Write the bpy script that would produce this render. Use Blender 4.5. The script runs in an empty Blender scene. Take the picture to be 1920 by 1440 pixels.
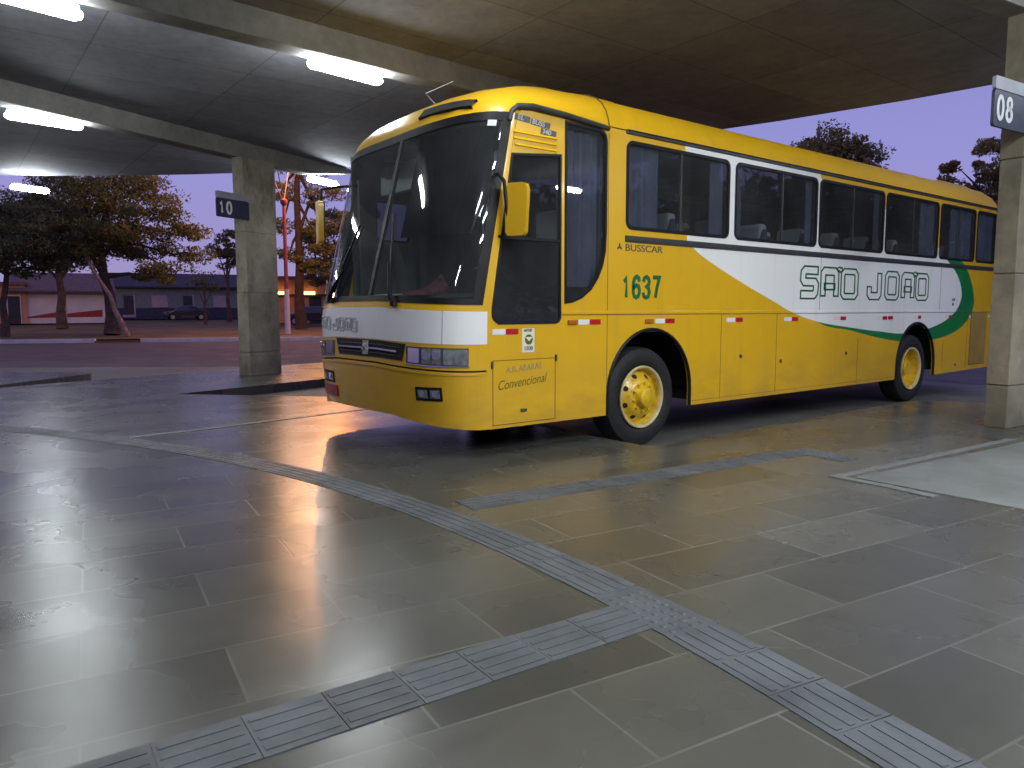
import bpy, bmesh, math, random
import numpy as np
from mathutils import Matrix, Vector
R = math.radians
C = bpy.context.scene.collection
sc = bpy.context.scene

# ------------------------------------------------------------------ camera, world, exposure
def make_camera():
    f_px, yaw, pitch, roll = 1385.0, 0.9109, 0.0979, -0.0025
    loc = Vector((5.0258, -5.6152, 1.3722))
    cy, sy, cp, sp = math.cos(yaw), math.sin(yaw), math.cos(pitch), math.sin(pitch)
    fw = Vector((-sy*cp, cy*cp, -sp)); rt = Vector((cy, sy, 0)); up = rt.cross(fw)
    r2 = math.cos(roll)*rt + math.sin(roll)*up; u2 = -math.sin(roll)*rt + math.cos(roll)*up
    cam = bpy.data.objects.new('camera', bpy.data.cameras.new('camera')); C.objects.link(cam)
    m = Matrix((( r2.x, u2.x, -fw.x, loc.x), (r2.y, u2.y, -fw.y, loc.y), (r2.z, u2.z, -fw.z, loc.z), (0, 0, 0, 1)))
    cam.matrix_world = m
    cam.data.sensor_width = 36; cam.data.lens = f_px/1920*36
    cam.data.clip_start = 0.05; cam.data.clip_end = 3000
    sc.camera = cam
make_camera()

world = bpy.data.worlds.new('World'); sc.world = world; world.use_nodes = True
def build_world():
    nt = world.node_tree; nt.nodes.clear()
    out = nt.nodes.new('ShaderNodeOutputWorld'); bg = nt.nodes.new('ShaderNodeBackground')
    tc = nt.nodes.new('ShaderNodeTexCoord'); sp = nt.nodes.new('ShaderNodeSeparateXYZ')
    rp = nt.nodes.new('ShaderNodeValToRGB')
    nt.links.new(tc.outputs['Generated'], sp.inputs[0]); nt.links.new(sp.outputs['Z'], rp.inputs[0])
    e = rp.color_ramp.elements
    e[0].position = 0.0; e[0].color = (0.36, 0.29, 0.52, 1)
    e[1].position = 0.75; e[1].color = (0.17, 0.19, 0.50, 1)
    a = rp.color_ramp.elements.new(0.16); a.color = (0.315, 0.30, 0.66, 1)
    a = rp.color_ramp.elements.new(0.32); a.color = (0.25, 0.265, 0.63, 1)
    nt.links.new(rp.outputs[0], bg.inputs[0]); bg.inputs[1].default_value = 1.0
    nt.links.new(bg.outputs[0], out.inputs[0])
build_world()
sc.view_settings.view_transform = 'Standard'; sc.view_settings.look = 'None'
sc.view_settings.exposure = 0.0; sc.view_settings.gamma = 1.0
sc.render.engine = 'CYCLES'
sc.cycles.use_denoising = True; sc.cycles.use_adaptive_sampling = False; sc.cycles.denoising_prefilter = 'ACCURATE'
sc.cycles.max_bounces = 8; sc.cycles.transparent_max_bounces = 24
sc.cycles.sample_clamp_indirect = 6.0
LAMP_POWER = 108.0      # radiance of the fluorescent diffusers
SODIUM = 1300.0         # watts of the street lamps

# ------------------------------------------------------------------ materials
def new_mat(name):
    m = bpy.data.materials.new(name); m.use_nodes = True
    nt = m.node_tree; return m, nt, nt.nodes['Principled BSDF']
def N(nt, t, **kw):
    n = nt.nodes.new(t)
    for k, v in kw.items(): setattr(n, k, v)
    return n
def mix_col(nt, fac, a, b, blend='MIX'):
    n = N(nt, 'ShaderNodeMix', data_type='RGBA', blend_type=blend)
    for sock, v in ((n.inputs[0], fac), (n.inputs[6], a), (n.inputs[7], b)):
        if isinstance(v, bpy.types.NodeSocket): nt.links.new(v, sock)
        else: sock.default_value = v if not isinstance(v, tuple) or len(v) == 4 else (*v, 1)
    return n.outputs[2]
def math_n(nt, op, a, b=None):
    n = N(nt, 'ShaderNodeMath', operation=op)
    for i, v in enumerate((a, b)):
        if v is None: continue
        if isinstance(v, bpy.types.NodeSocket): nt.links.new(v, n.inputs[i])
        else: n.inputs[i].default_value = v
    return n.outputs[0]
def noise(nt, scale, detail=4, rough=0.55, vec=None, coord='Object', sc3=None):
    if vec is None:
        vec = N(nt, 'ShaderNodeTexCoord').outputs[coord]
    if sc3:
        mp = N(nt, 'ShaderNodeMapping'); mp.inputs['Scale'].default_value = sc3
        nt.links.new(vec, mp.inputs[0]); vec = mp.outputs[0]
    n = N(nt, 'ShaderNodeTexNoise'); n.inputs['Scale'].default_value = scale
    n.inputs['Detail'].default_value = detail; n.inputs['Roughness'].default_value = rough
    nt.links.new(vec, n.inputs['Vector']); return n.outputs[0]
def ramp(nt, v, p0, p1, c0=(0, 0, 0), c1=(1, 1, 1)):
    r = N(nt, 'ShaderNodeValToRGB'); e = r.color_ramp.elements
    e[0].position = p0; e[1].position = p1; e[0].color = (*c0, 1); e[1].color = (*c1, 1)
    nt.links.new(v, r.inputs[0]); return r.outputs[0]
def bump(nt, b, h, strength, dist=0.01):
    n = N(nt, 'ShaderNodeBump'); n.inputs['Strength'].default_value = strength; n.inputs['Distance'].default_value = dist
    nt.links.new(h, n.inputs['Height']); nt.links.new(n.outputs[0], b.inputs['Normal'])
def mat(name, col, rough=0.6, metal=0.0, var=0.18, scale=3.0, bmp=0.0, bscale=40, coat=0.0, spec=0.5, sc3=None):
    """plain procedural surface: base colour broken up by noise, optional bump"""
    m, nt, b = new_mat(name)
    n = noise(nt, scale, 5, 0.6, sc3=sc3)
    dark = tuple(c*(1-var) for c in col); lite = tuple(min(1, c*(1+var)) for c in col)
    nt.links.new(ramp(nt, n, 0.3, 0.7, dark, lite), b.inputs['Base Color'])
    rr = ramp(nt, noise(nt, scale*2.3, 3), 0.3, 0.7, (max(0.02, rough*0.85),)*3, (min(1, rough*1.15),)*3)
    nt.links.new(rr, b.inputs['Roughness'])
    b.inputs['Metallic'].default_value = metal; b.inputs['Coat Weight'].default_value = coat
    b.inputs['Coat Roughness'].default_value = 0.06; b.inputs['Specular IOR Level'].default_value = spec
    if bmp: bump(nt, b, noise(nt, bscale, 6, 0.65), bmp)
    return m
def emit(name, col, strength):
    m = bpy.data.materials.new(name); m.use_nodes = True; nt = m.node_tree; nt.nodes.clear()
    o = N(nt, 'ShaderNodeOutputMaterial'); e = N(nt, 'ShaderNodeEmission')
    e.inputs[0].default_value = (*col, 1); e.inputs[1].default_value = strength
    nt.links.new(e.outputs[0], o.inputs[0]); m.cycles.emission_sampling = 'FRONT'; return m
def glass(name, tint, rough=0.015, refl=1.0, dust_veil=0.045):
    m = bpy.data.materials.new(name); m.use_nodes = True; nt = m.node_tree; nt.nodes.clear()
    o = N(nt, 'ShaderNodeOutputMaterial'); mx = N(nt, 'ShaderNodeMixShader')
    tr = N(nt, 'ShaderNodeBsdfTransparent'); gl = N(nt, 'ShaderNodeBsdfGlossy'); fr = N(nt, 'ShaderNodeFresnel')
    fr.inputs[0].default_value = 1.5; gl.inputs['Roughness'].default_value = rough
    tr.inputs[0].default_value = (*tint, 1); gl.inputs[0].default_value = (refl, refl, refl, 1)
    # dust film breaks up the clean pane
    d = ramp(nt, noise(nt, 2.2, 5, 0.7), 0.35, 0.75, (0.0,)*3, (0.035,)*3)
    front = math_n(nt, 'SUBTRACT', 1.0, N(nt, 'ShaderNodeNewGeometry').outputs['Backfacing'])     # the pane reflects on its outer skin only
    f = math_n(nt, 'MULTIPLY', math_n(nt, 'ADD', fr.outputs[0], d), front)
    bp = N(nt, 'ShaderNodeBump'); bp.inputs['Strength'].default_value = 0.04; bp.inputs['Distance'].default_value = 0.02
    nt.links.new(noise(nt, 1.3, 2), bp.inputs['Height'])
    nt.links.new(bp.outputs[0], gl.inputs['Normal'])
    nt.links.new(f, mx.inputs[0]); nt.links.new(tr.outputs[0], mx.inputs[1]); nt.links.new(gl.outputs[0], mx.inputs[2])
    df = N(nt, 'ShaderNodeBsdfDiffuse'); df.inputs[0].default_value = (0.42, 0.44, 0.48, 1); m2 = N(nt, 'ShaderNodeMixShader')  # diffuse layer puts a pale hazy veil onto the pane
    nt.links.new(math_n(nt, 'MULTIPLY', front, ramp(nt, noise(nt, 1.1, 5, 0.65), 0.3, 0.75, (dust_veil*0.5,)*3, (dust_veil*1.5,)*3)), m2.inputs[0])
    nt.links.new(mx.outputs[0], m2.inputs[1]); nt.links.new(df.outputs[0], m2.inputs[2])
    nt.links.new(m2.outputs[0], o.inputs[0]); return m

YEL = (0.67, 0.375, 0.008); WHITE = (0.80, 0.79, 0.79); GREEN = (0.004, 0.17, 0.042)
def paint(name, col, rough=0.28, coat=0.35, spec=0.5):
    m, nt, b = new_mat(name)
    nt.links.new(paint_dirt(nt, (*col, 1)), b.inputs['Base Color'])
    paint_finish(nt, b, rough); b.inputs['Coat Weight'].default_value = coat; b.inputs['Specular IOR Level'].default_value = spec; return m
def paint_dirt(nt, col):
    geo = N(nt, 'ShaderNodeTexCoord'); s = N(nt, 'ShaderNodeSeparateXYZ'); nt.links.new(geo.outputs['Object'], s.inputs[0])
    low = ramp(nt, math_n(nt, 'DIVIDE', s.outputs['Z'], 1.4), 0.2, 0.75, (1,)*3, (0,)*3)      # road film thrown up by the wheels
    n = ramp(nt, noise(nt, 1.6, 6, 0.65, sc3=(1, 1, 2.5)), 0.38, 0.75)
    f = math_n(nt, 'MULTIPLY', math_n(nt, 'MULTIPLY', low, n), 0.55)
    a = mix_col(nt, f, col, (0.20, 0.13, 0.06, 1))
    st = ramp(nt, noise(nt, 5.0, 4, 0.6, sc3=(1.5, 1.5, 0.12)), 0.55, 0.8)                       # faint vertical streaks
    return mix_col(nt, math_n(nt, 'MULTIPLY', st, 0.16), a, (0.22, 0.17, 0.08, 1))
def paint_finish(nt, b, rough):
    b.inputs['Coat Weight'].default_value = 0.35; b.inputs['Coat Roughness'].default_value = 0.10
    nt.links.new(ramp(nt, noise(nt, 3.5, 5), 0.3, 0.75, (rough,)*3, (rough+0.14,)*3), b.inputs['Roughness'])
    bump(nt, b, noise(nt, 1.4, 2, sc3=(1, 1, 0.7)), 0.22, 0.05)
def livery_mat():
    """yellow side paint with the white swoosh and its green edge, as a pattern along the bus (object y) and up it (object z)"""
    m, nt, b = new_mat('livery_paint')
    tc = N(nt, 'ShaderNodeTexCoord'); s = N(nt, 'ShaderNodeSeparateXYZ'); nt.links.new(tc.outputs['Object'], s.inputs[0])
    y, z = s.outputs['Y'], s.outputs['Z']
    u = math_n(nt, 'DIVIDE', math_n(nt, 'ADD', y, 1.0), 11.0); v = math_n(nt, 'DIVIDE', z, 4.0)
    def curve(pts):
        n = N(nt, 'ShaderNodeFloatCurve'); c = n.mapping.curves[0]
        q = [((py+1)/11, pz/4) for py, pz in pts]
        c.points[0].location = q[0]; c.points[1].location = q[-1]
        for p in q[1:-1]: c.points.new(*p)
        for p in c.points: p.handle_type = 'AUTO_CLAMPED'
        n.mapping.update(); nt.links.new(u, n.inputs['Value']); return n.outputs[0]
    wl = curve([(-1, 4), (0.48, 4), (0.56, 2.13), (0.74, 2.0), (0.97, 1.9), (1.55, 1.69), (2.13, 1.5), (2.64, 1.34), (3.13, 1.24), (4.07, 1.14), (4.81, 1.08), (5.45, 1.04), (6.0, 1.06), (6.53, 1.13), (7.05, 1.26), (7.36, 1.43), (7.47, 1.6), (7.52, 4), (10, 4)])
    wu = curve([(-1, 4), (3.02, 4), (3.10, 3.02), (4.8, 2.76), (6.49, 2.34), (6.84, 2.16), (7.15, 2.0), (7.37, 1.82), (7.47, 1.62), (7.5, 1.2), (10, 1.2)])
    gl = curve([(-1, 4), (3.0, 4), (3.12, 1.26), (4.07, 1.10), (4.81, 0.99), (5.46, 0.925), (6.0, 0.91), (6.51, 0.925), (7.27, 1.03), (7.78, 1.24), (7.98, 1.50), (8.02, 4), (10, 4)])
    gu = curve([(-1, 1), (3.0, 1.4), (6.0, 1.6), (6.75, 2.12), (7.0, 2.26), (7.33, 2.18), (7.62, 2.02), (7.87, 1.76), (7.98, 1.5), (8.04, 1.2), (10, 1.2)])
    mul = lambda a, c: math_n(nt, 'MULTIPLY', a, c)
    fw = mul(math_n(nt, 'GREATER_THAN', v, wl), math_n(nt, 'LESS_THAN', v, wu))
    fg = mul(math_n(nt, 'GREATER_THAN', v, gl), math_n(nt, 'LESS_THAN', v, gu))
    col = mix_col(nt, fw, mix_col(nt, fg, (*YEL, 1), (*GREEN, 1)), (*WHITE, 1))
    nt.links.new(paint_dirt(nt, col), b.inputs['Base Color']); paint_finish(nt, b, 0.28)
    return m
def concrete(name, col, joints=None, stain=0.5, rough=0.85, blot=0.0):
    m, nt, b = new_mat(name)
    pos = N(nt, 'ShaderNodeNewGeometry').outputs['Position']
    n1 = noise(nt, 0.55, 7, 0.65, vec=pos); n2 = noise(nt, 6, 6, 0.7, vec=pos)
    c = ramp(nt, n1, 0.3, 0.72, tuple(x*(1-stain*0.55) for x in col), tuple(x*(1+stain*0.25) for x in col))
    c = mix_col(nt, 0.45, c, ramp(nt, n2, 0.3, 0.7, (0.35,)*3, (0.75,)*3), 'OVERLAY')
    h = n2
    if blot:                                           # damp blotches and drip marks
        q = ramp(nt, noise(nt, 2.3, 7, 0.7, vec=pos, sc3=(1.6, 1.6, 0.8)), 0.52, 0.68)
        c = mix_col(nt, math_n(nt, 'MULTIPLY', q, blot), c, (0.10, 0.085, 0.06, 1))
    if joints:
        s = N(nt, 'ShaderNodeSeparateXYZ'); nt.links.new(pos, s.inputs[0])
        j = None
        for ax, off, step in joints:
            q = math_n(nt, 'DIVIDE', math_n(nt, 'SUBTRACT', s.outputs[ax], off), step)
            fr = math_n(nt, 'ABSOLUTE', math_n(nt, 'SUBTRACT', math_n(nt, 'FRACT', math_n(nt, 'ADD', q, 0.5)), 0.5))
            ln = math_n(nt, 'LESS_THAN', fr, 0.008/step)
            j = ln if j is None else math_n(nt, 'MAXIMUM', j, ln)
            # every formwork board took the pour a little differently
        cell = N(nt, 'ShaderNodeTexWhiteNoise', noise_dimensions='2D')
        cv = N(nt, 'ShaderNodeCombineXYZ')
        for k, (ax, off, step) in enumerate(joints):
            q = math_n(nt, 'FLOOR', math_n(nt, 'DIVIDE', math_n(nt, 'SUBTRACT', s.outputs[ax], off), step))
            nt.links.new(q, cv.inputs[k])
        nt.links.new(cv.outputs[0], cell.inputs[0])
        c = mix_col(nt, 0.5, c, ramp(nt, cell.outputs['Value'], 0, 1, (0.36,)*3, (0.62,)*3), 'OVERLAY')
        c = mix_col(nt, math_n(nt, 'MULTIPLY', j, 0.5), c, (0.025, 0.022, 0.02, 1))
    nt.links.new(c, b.inputs['Base Color']); b.inputs['Roughness'].default_value = rough
    bump(nt, b, h, 0.35, 0.006); return m
def floor_mat():
    """worn polished stone slabs: every slab its own tone, thin pale joints that fade in and out, scuffs and a fine ripple that draws reflections out"""
    m, nt, b = new_mat('stone_pavers')
    pos = N(nt, 'ShaderNodeNewGeometry').outputs['Position']
    mp = N(nt, 'ShaderNodeMapping'); mp.inputs['Rotation'].default_value = (0, 0, R(98)); mp.inputs['Location'].default_value = (0.12, 0.1, 0)
    nt.links.new(pos, mp.inputs[0])
    def bricks(c1, c2, mortar, size):
        br = N(nt, 'ShaderNodeTexBrick', offset=0.5, squash=1.0)
        br.inputs['Scale'].default_value = 1.0; br.inputs['Mortar Size'].default_value = size; br.inputs['Mortar Smooth'].default_value = 0.2
        br.inputs['Brick Width'].default_value = 0.92; br.inputs['Row Height'].default_value = 0.44; br.inputs['Bias'].default_value = 0.0
        br.inputs['Color1'].default_value = (*c1, 1); br.inputs['Color2'].default_value = (*c2, 1); br.inputs['Mortar'].default_value = (*mortar, 1)
        nt.links.new(mp.outputs[0], br.inputs['Vector']); return br
    br = bricks((0.054, 0.053, 0.046), (0.088, 0.085, 0.074), (0.07, 0.068, 0.058), 0.0055)
    n1 = noise(nt, 0.55, 3, 0.5, vec=pos); n2 = noise(nt, 6, 3, 0.5, vec=pos, sc3=(1.3, 0.7, 1)); n3 = noise(nt, 1.6, 3, 0.5, vec=pos)
    c = mix_col(nt, 0.45, br.outputs['Color'], ramp(nt, n1, 0.3, 0.7, (0.38, 0.39, 0.41), (0.60, 0.58, 0.54)), 'OVERLAY')
    c = mix_col(nt, 0.30, c, ramp(nt, n3, 0.25, 0.78, (0.36, 0.36, 0.37), (0.66, 0.65, 0.63)), 'OVERLAY')
    c = mix_col(nt, 0.17, c, ramp(nt, n2, 0.2, 0.85, (0.30,)*3, (0.72,)*3), 'OVERLAY')
    lines = ramp(nt, noise(nt, 0.9, 3, 0.5, vec=pos), 0.40, 0.60, (0.35,)*3, (1.0,)*3)
    c = mix_col(nt, math_n(nt, 'MULTIPLY', br.outputs['Fac'], lines), c, (0.142, 0.136, 0.12, 1))
    spot = ramp(nt, noise(nt, 1.9, 2, 0.4, vec=pos, sc3=(1.5, 0.55, 1)), 0.66, 0.86)
    c = mix_col(nt, math_n(nt, 'MULTIPLY', spot, 0.35), c, (0.022, 0.021, 0.02, 1))
    nt.links.new(c, b.inputs['Base Color'])
    nt.links.new(ramp(nt, n3, 0.25, 0.75, (0.22,)*3, (0.33,)*3), b.inputs['Roughness'])
    b.inputs['Specular IOR Level'].default_value = 0.34
    h = math_n(nt, 'ADD', math_n(nt, 'MULTIPLY', noise(nt, 11, 2, 0.4, vec=pos), 1.0), math_n(nt, 'MULTIPLY', br.outputs['Fac'], -0.5))
    bump(nt, b, h, 0.10, 0.008); return m
def leaf_mat(name, c0, c1):
    m, nt, b = new_mat(name)
    nt.links.new(ramp(nt, noise(nt, 0.55, 4, 0.6), 0.32, 0.68, c0, c1), b.inputs['Base Color'])
    b.inputs['Roughness'].default_value = 0.7
    tl = N(nt, 'ShaderNodeBsdfTranslucent'); mx = N(nt, 'ShaderNodeMixShader'); mx.inputs[0].default_value = 0.45
    nt.links.new(b.inputs['Base Color'].links[0].from_socket, tl.inputs[0]); nt.links.new(b.outputs[0], mx.inputs[1]); nt.links.new(tl.outputs[0], mx.inputs[2])
    nt.links.new(mx.outputs[0], nt.nodes['Material Output'].inputs[0]); return m

M = dict(
    yellow=paint('yellow_paint', YEL), roofyellow=paint('weathered_roof_paint', YEL, 0.5, 0.0, 0.2), white=paint('white_paint', WHITE), livery=livery_mat(),
    black=mat('black_rubber', (0.006, 0.006, 0.007), 0.5, var=0.3, bmp=0.05, spec=0.25), trim=mat('dark_trim', (0.028, 0.029, 0.029), 0.5, var=0.3, scale=6),
    tyre=mat('tyre_rubber', (0.008, 0.008, 0.009), 0.7, var=0.35, scale=12, bmp=0.2, bscale=60),
    under=mat('grime_and_recess_shade', (0.010, 0.009, 0.008), 0.9, var=0.4),  # near-black of the underbody, also painted in as recess shade
    chrome=mat('chrome', (0.75, 0.75, 0.76), 0.15, 1.0, var=0.1), lens=mat('lamp_lens', (0.15, 0.155, 0.17), 0.08, var=0.5, scale=14, coat=1.0),
    amber=mat('amber_lens', (0.42, 0.13, 0.01), 0.2, var=0.2, coat=0.6), red=mat('red_reflector', (0.42, 0.008, 0.014), 0.3, var=0.25, scale=30),
    white_tape=mat('white_reflector', (0.72, 0.70, 0.68), 0.35, var=0.1), green=mat('green_vinyl', (0.005, 0.10, 0.035), 0.4, var=0.2),
    faded=mat('faded_lettering', (0.46, 0.475, 0.47), 0.5, var=0.15), badge=mat('dark_badge', (0.05, 0.055, 0.05), 0.4, var=0.4, scale=30),
    badge_light=mat('pale_badge', (0.45, 0.44, 0.42), 0.3, var=0.2), plate_red=mat('red_plate', (0.28, 0.02, 0.02), 0.4, var=0.15), scribe=mat('green_handwriting', (0.10, 0.10, 0.012), 0.6, var=0.2),
    greyletter=mat('grey_lettering', (0.34, 0.26, 0.09), 0.6, var=0.2), rim=mat('yellow_wheel', (0.62, 0.38, 0.012), 0.38, var=0.35, scale=9, coat=0.4),
    rimedge=mat('worn_rim_edge', (0.55, 0.46, 0.22), 0.45, 0.1, var=0.3), glass=glass('tinted_glass', (0.66, 0.69, 0.72)), windshield=glass('windshield_glass', (0.90, 0.93, 0.93), dust_veil=0.05),
    darkglass=glass('dark_glass', (0.30, 0.31, 0.33), dust_veil=0.02), seat=mat('seat_fabric', (0.09, 0.10, 0.13), 0.9, var=0.25, bmp=0.1), cover=mat('headrest_cover', (0.62, 0.62, 0.60), 0.9, var=0.12),
    interior=mat('interior_lining', (0.40, 0.41, 0.41), 0.8, var=0.2), dash=mat('dashboard_plastic', (0.09, 0.095, 0.10), 0.6, var=0.2), curtain=mat('curtain_cloth', (0.20, 0.19, 0.27), 0.9, var=0.2),
    cabdark=mat('cab_darkness', (0.004, 0.004, 0.005), 0.9, var=0.2, spec=0.05), lining=mat('dark_cab_lining', (0.15, 0.158, 0.165), 0.85, var=0.25), steel=mat('painted_steel', (0.35, 0.35, 0.36), 0.5, 0.3, var=0.2),
    slab=concrete('canopy_concrete', (0.235, 0.240, 0.275), joints=(('X', -0.2, 1.3), ('Y', -0.15, 1.9))), beam=concrete('beam_concrete', (0.25, 0.245, 0.23), stain=0.9),
    pillar=concrete('pillar_concrete', (0.33, 0.30, 0.235), stain=1.2, blot=0.6), kerbface=concrete('kerb_concrete', (0.30, 0.30, 0.29)), pillarbrown=concrete('brown_pillar_concrete', (0.235, 0.20, 0.145), stain=1.2, blot=0.7), apron=concrete('apron_concrete', (0.11, 0.106, 0.096), stain=0.8, rough=0.7),
    floor=floor_mat(), tactile=mat('tactile_tile', (0.080, 0.086, 0.094), 0.6, var=0.30, scale=4, bmp=0.1, bscale=30), litfloor=mat('lit_paving', (0.150, 0.156, 0.146), 0.45, var=0.22, scale=2, bmp=0.08),
    line=mat('pale_border_stone', (0.13, 0.135, 0.132), 0.5, var=0.15, scale=4), asphalt=mat('asphalt', (0.068, 0.058, 0.058), 0.85, var=0.25, scale=0.6, bmp=0.3, bscale=60),
    grass=mat('dry_grass', (0.110, 0.070, 0.014), 0.95, var=0.5, scale=0.5, bmp=0.6, bscale=18), kerbwhite=mat('whitewashed_kerb', (0.66, 0.58, 0.55), 0.8, var=0.15, scale=2), soil=mat('bare_soil', (0.16, 0.09, 0.04), 0.95, var=0.4),
    sign=mat('navy_sign_board', (0.022, 0.026, 0.055), 0.45, var=0.2), signgrey=mat('grey_sign_band', (0.24, 0.25, 0.30), 0.5, var=0.15), signtext=mat('sign_numeral', (0.60, 0.61, 0.64), 0.5, var=0.08),
    lamp_body=mat('lamp_housing', (0.65, 0.65, 0.64), 0.5, var=0.1), lamp=emit('fluorescent_diffuser', (0.90, 0.97, 1.0), LAMP_POWER), sodium=emit('sodium_lamp', (1.0, 0.36, 0.07), 4200.0),
    pole=mat('red_painted_pole', (0.34, 0.07, 0.05), 0.5, var=0.25), armgrey=mat('weathered_arm', (0.16, 0.11, 0.11), 0.6, var=0.2), polewhite=mat('whitewashed_pole', (0.70, 0.58, 0.58), 0.7, var=0.1), bark=mat('tree_bark', (0.085, 0.055, 0.042), 0.95, var=0.5, scale=4, bmp=0.8, bscale=12),
    barkdark=mat('dark_pine_bark', (0.040, 0.022, 0.018), 0.95, var=0.5, scale=4, bmp=0.8, bscale=12), barkwhite=mat('pale_bark', (0.30, 0.19, 0.15), 0.95, var=0.5, scale=3, bmp=0.6, bscale=12), leaf=leaf_mat('pine_foliage', (0.10, 0.105, 0.034), (0.23, 0.21, 0.07)), leaf2=leaf_mat('broadleaf_foliage', (0.17, 0.14, 0.05), (0.36, 0.28, 0.11)),
    leafdark=leaf_mat('dark_foliage', (0.085, 0.095, 0.04), (0.20, 0.185, 0.075)), shopwhite=mat('white_shop_wall', (0.60, 0.60, 0.62), 0.8, var=0.12, scale=0.8), shopred=mat('red_painted_band', (0.30, 0.03, 0.025), 0.7, var=0.25),
    sodiumlitwall=mat('sodium_glow_render', (0.60, 0.27, 0.12), 0.85, var=0.2), tile=mat('clay_roof_tile', (0.15, 0.09, 0.085), 0.85, var=0.45, scale=5, bmp=0.8, bscale=14), darkroof=mat('dark_roof', (0.055, 0.04, 0.055), 0.9, var=0.3),  # glow of the sodium lamps put into the orange wall colour
    housewall=mat('grey_green_render', (0.20, 0.215, 0.19), 0.9, var=0.15), housebase=mat('dark_wall_base', (0.05, 0.045, 0.075), 0.9, var=0.2), pinkpanel=mat('pink_shutter', (0.44, 0.31, 0.32), 0.8, var=0.12), doorw=mat('dark_door', (0.04, 0.035, 0.04), 0.7, var=0.3),
    eave=emit('lit_shop_fascia', (1.0, 0.55, 0.22), 3.2), cardark=mat('dark_car_paint', (0.02, 0.016, 0.03), 0.3, var=0.2, coat=0.6), stickerwhite=mat('white_sticker', (0.74, 0.70, 0.52), 0.5, var=0.05), blue=mat('blue_print', (0.10, 0.09, 0.30), 0.5),
)

# ------------------------------------------------------------------ mesh helpers
class MB:
    """collects shapes that become ONE mesh object"""
    def __init__(self): self.v = []; self.f = []; self.mi = []
    def add(self, verts, faces, mi=0):
        o = len(self.v); self.v += [tuple(map(float, p)) for p in verts]
        self.f += [tuple(i+o for i in f) for f in faces]; self.mi += [mi]*len(faces); return self
    def box(self, lo, hi, mi=0, mtx=None):
        (x0, y0, z0), (x1, y1, z1) = lo, hi
        p = [(x0, y0, z0), (x1, y0, z0), (x1, y1, z0), (x0, y1, z0), (x0, y0, z1), (x1, y0, z1), (x1, y1, z1), (x0, y1, z1)]
        if mtx is not None: p = [tuple(mtx @ Vector(q)) for q in p]
        return self.add(p, [(0, 3, 2, 1), (4, 5, 6, 7), (0, 1, 5, 4), (1, 2, 6, 5), (2, 3, 7, 6), (3, 0, 4, 7)], mi)
    def tube(self, pts, r, n=10, mi=0, cap=True):
        pts = [Vector(p) for p in pts]; rs = r if isinstance(r, (list, tuple)) else [r]*len(pts)
        ring = []; V = []; ref = None
        for i, p in enumerate(pts):
            t = (pts[min(i+1, len(pts)-1)]-pts[max(i-1, 0)]).normalized()
            if ref is None: ref = Vector((0, 0, 1)) if abs(t.z) < 0.9 else Vector((1, 0, 0))
            a = (ref - t*ref.dot(t)).normalized(); ref = a; b = t.cross(a)
            for k in range(n):
                w = 2*math.pi*k/n; V.append(p+(a*math.cos(w)+b*math.sin(w))*rs[i])
        F = [(i*n+k, i*n+(k+1) % n, (i+1)*n+(k+1) % n, (i+1)*n+k) for i in range(len(pts)-1) for k in range(n)]
        if cap: F += [tuple(range(n-1, -1, -1)), tuple(range((len(pts)-1)*n, len(pts)*n))]
        return self.add(V, F, mi)
    def lathe_x(self, prof, c, n=56, mi=0, closed=False):
        """revolve (offset along x, radius) about the x axis through c"""
        V = [(c[0]+a, c[1]+r*math.cos(2*math.pi*k/n), c[2]+r*math.sin(2*math.pi*k/n)) for a, r in prof for k in range(n)]
        m = len(prof); F = []
        for i in range(m-1 if not closed else m):
            j = (i+1) % m
            F += [(i*n+k, j*n+k, j*n+(k+1) % n, i*n+(k+1) % n) for k in range(n)]
        return self.add(V, F, mi)
    def lathe_z(self, prof, c, n=20, mi=0):
        V = [(c[0]+r*math.cos(2*math.pi*k/n), c[1]+r*math.sin(2*math.pi*k/n), c[2]+a) for a, r in prof for k in range(n)]
        F = [(i*n+k, i*n+(k+1) % n, (i+1)*n+(k+1) % n, (i+1)*n+k) for i in range(len(prof)-1) for k in range(n)]
        return self.add(V, F, mi)
    def build(self, name, mats, parent=None, smooth=False, bevel=0.0, ang=35):
        me = bpy.data.meshes.new(name); me.from_pydata(self.v, [], self.f); me.update()
        for m in (mats if isinstance(mats, (list, tuple)) else [mats]): me.materials.append(m)
        if len(me.materials) > 1: me.polygons.foreach_set('material_index', self.mi)
        bm = bmesh.new(); bm.from_mesh(me); bmesh.ops.recalc_face_normals(bm, faces=bm.faces); bm.to_mesh(me); bm.free()
        if smooth:
            me.polygons.foreach_set('use_smooth', [True]*len(me.polygons)); me.set_sharp_from_angle(angle=R(ang))
        o = bpy.data.objects.new(name, me); C.objects.link(o); o.parent = parent
        if bevel:
            b = o.modifiers.new('edge', 'BEVEL'); b.width = bevel; b.segments = 2; b.limit_method = 'ANGLE'; b.angle_limit = R(40)
        return o
def tag(o, label=None, cat=None, group=None, kind=None):
    for k, v in (('label', label), ('category', cat), ('group', group), ('kind', kind)):
        if v: o[k] = v
    return o
def empty(name, loc=(0, 0, 0), rz=0.0, **kw):
    o = bpy.data.objects.new(name, None); C.objects.link(o); o.location = loc; o.rotation_euler = (0, 0, rz); o.empty_display_size = 0.2
    return tag(o, **kw)
XSIDE = Matrix(((0, 0, 1, 0), (1, 0, 0, 0), (0, 1, 0, 0), (0, 0, 0, 1)))      # sketch (u,v) -> (y,z), thickness along x
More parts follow.
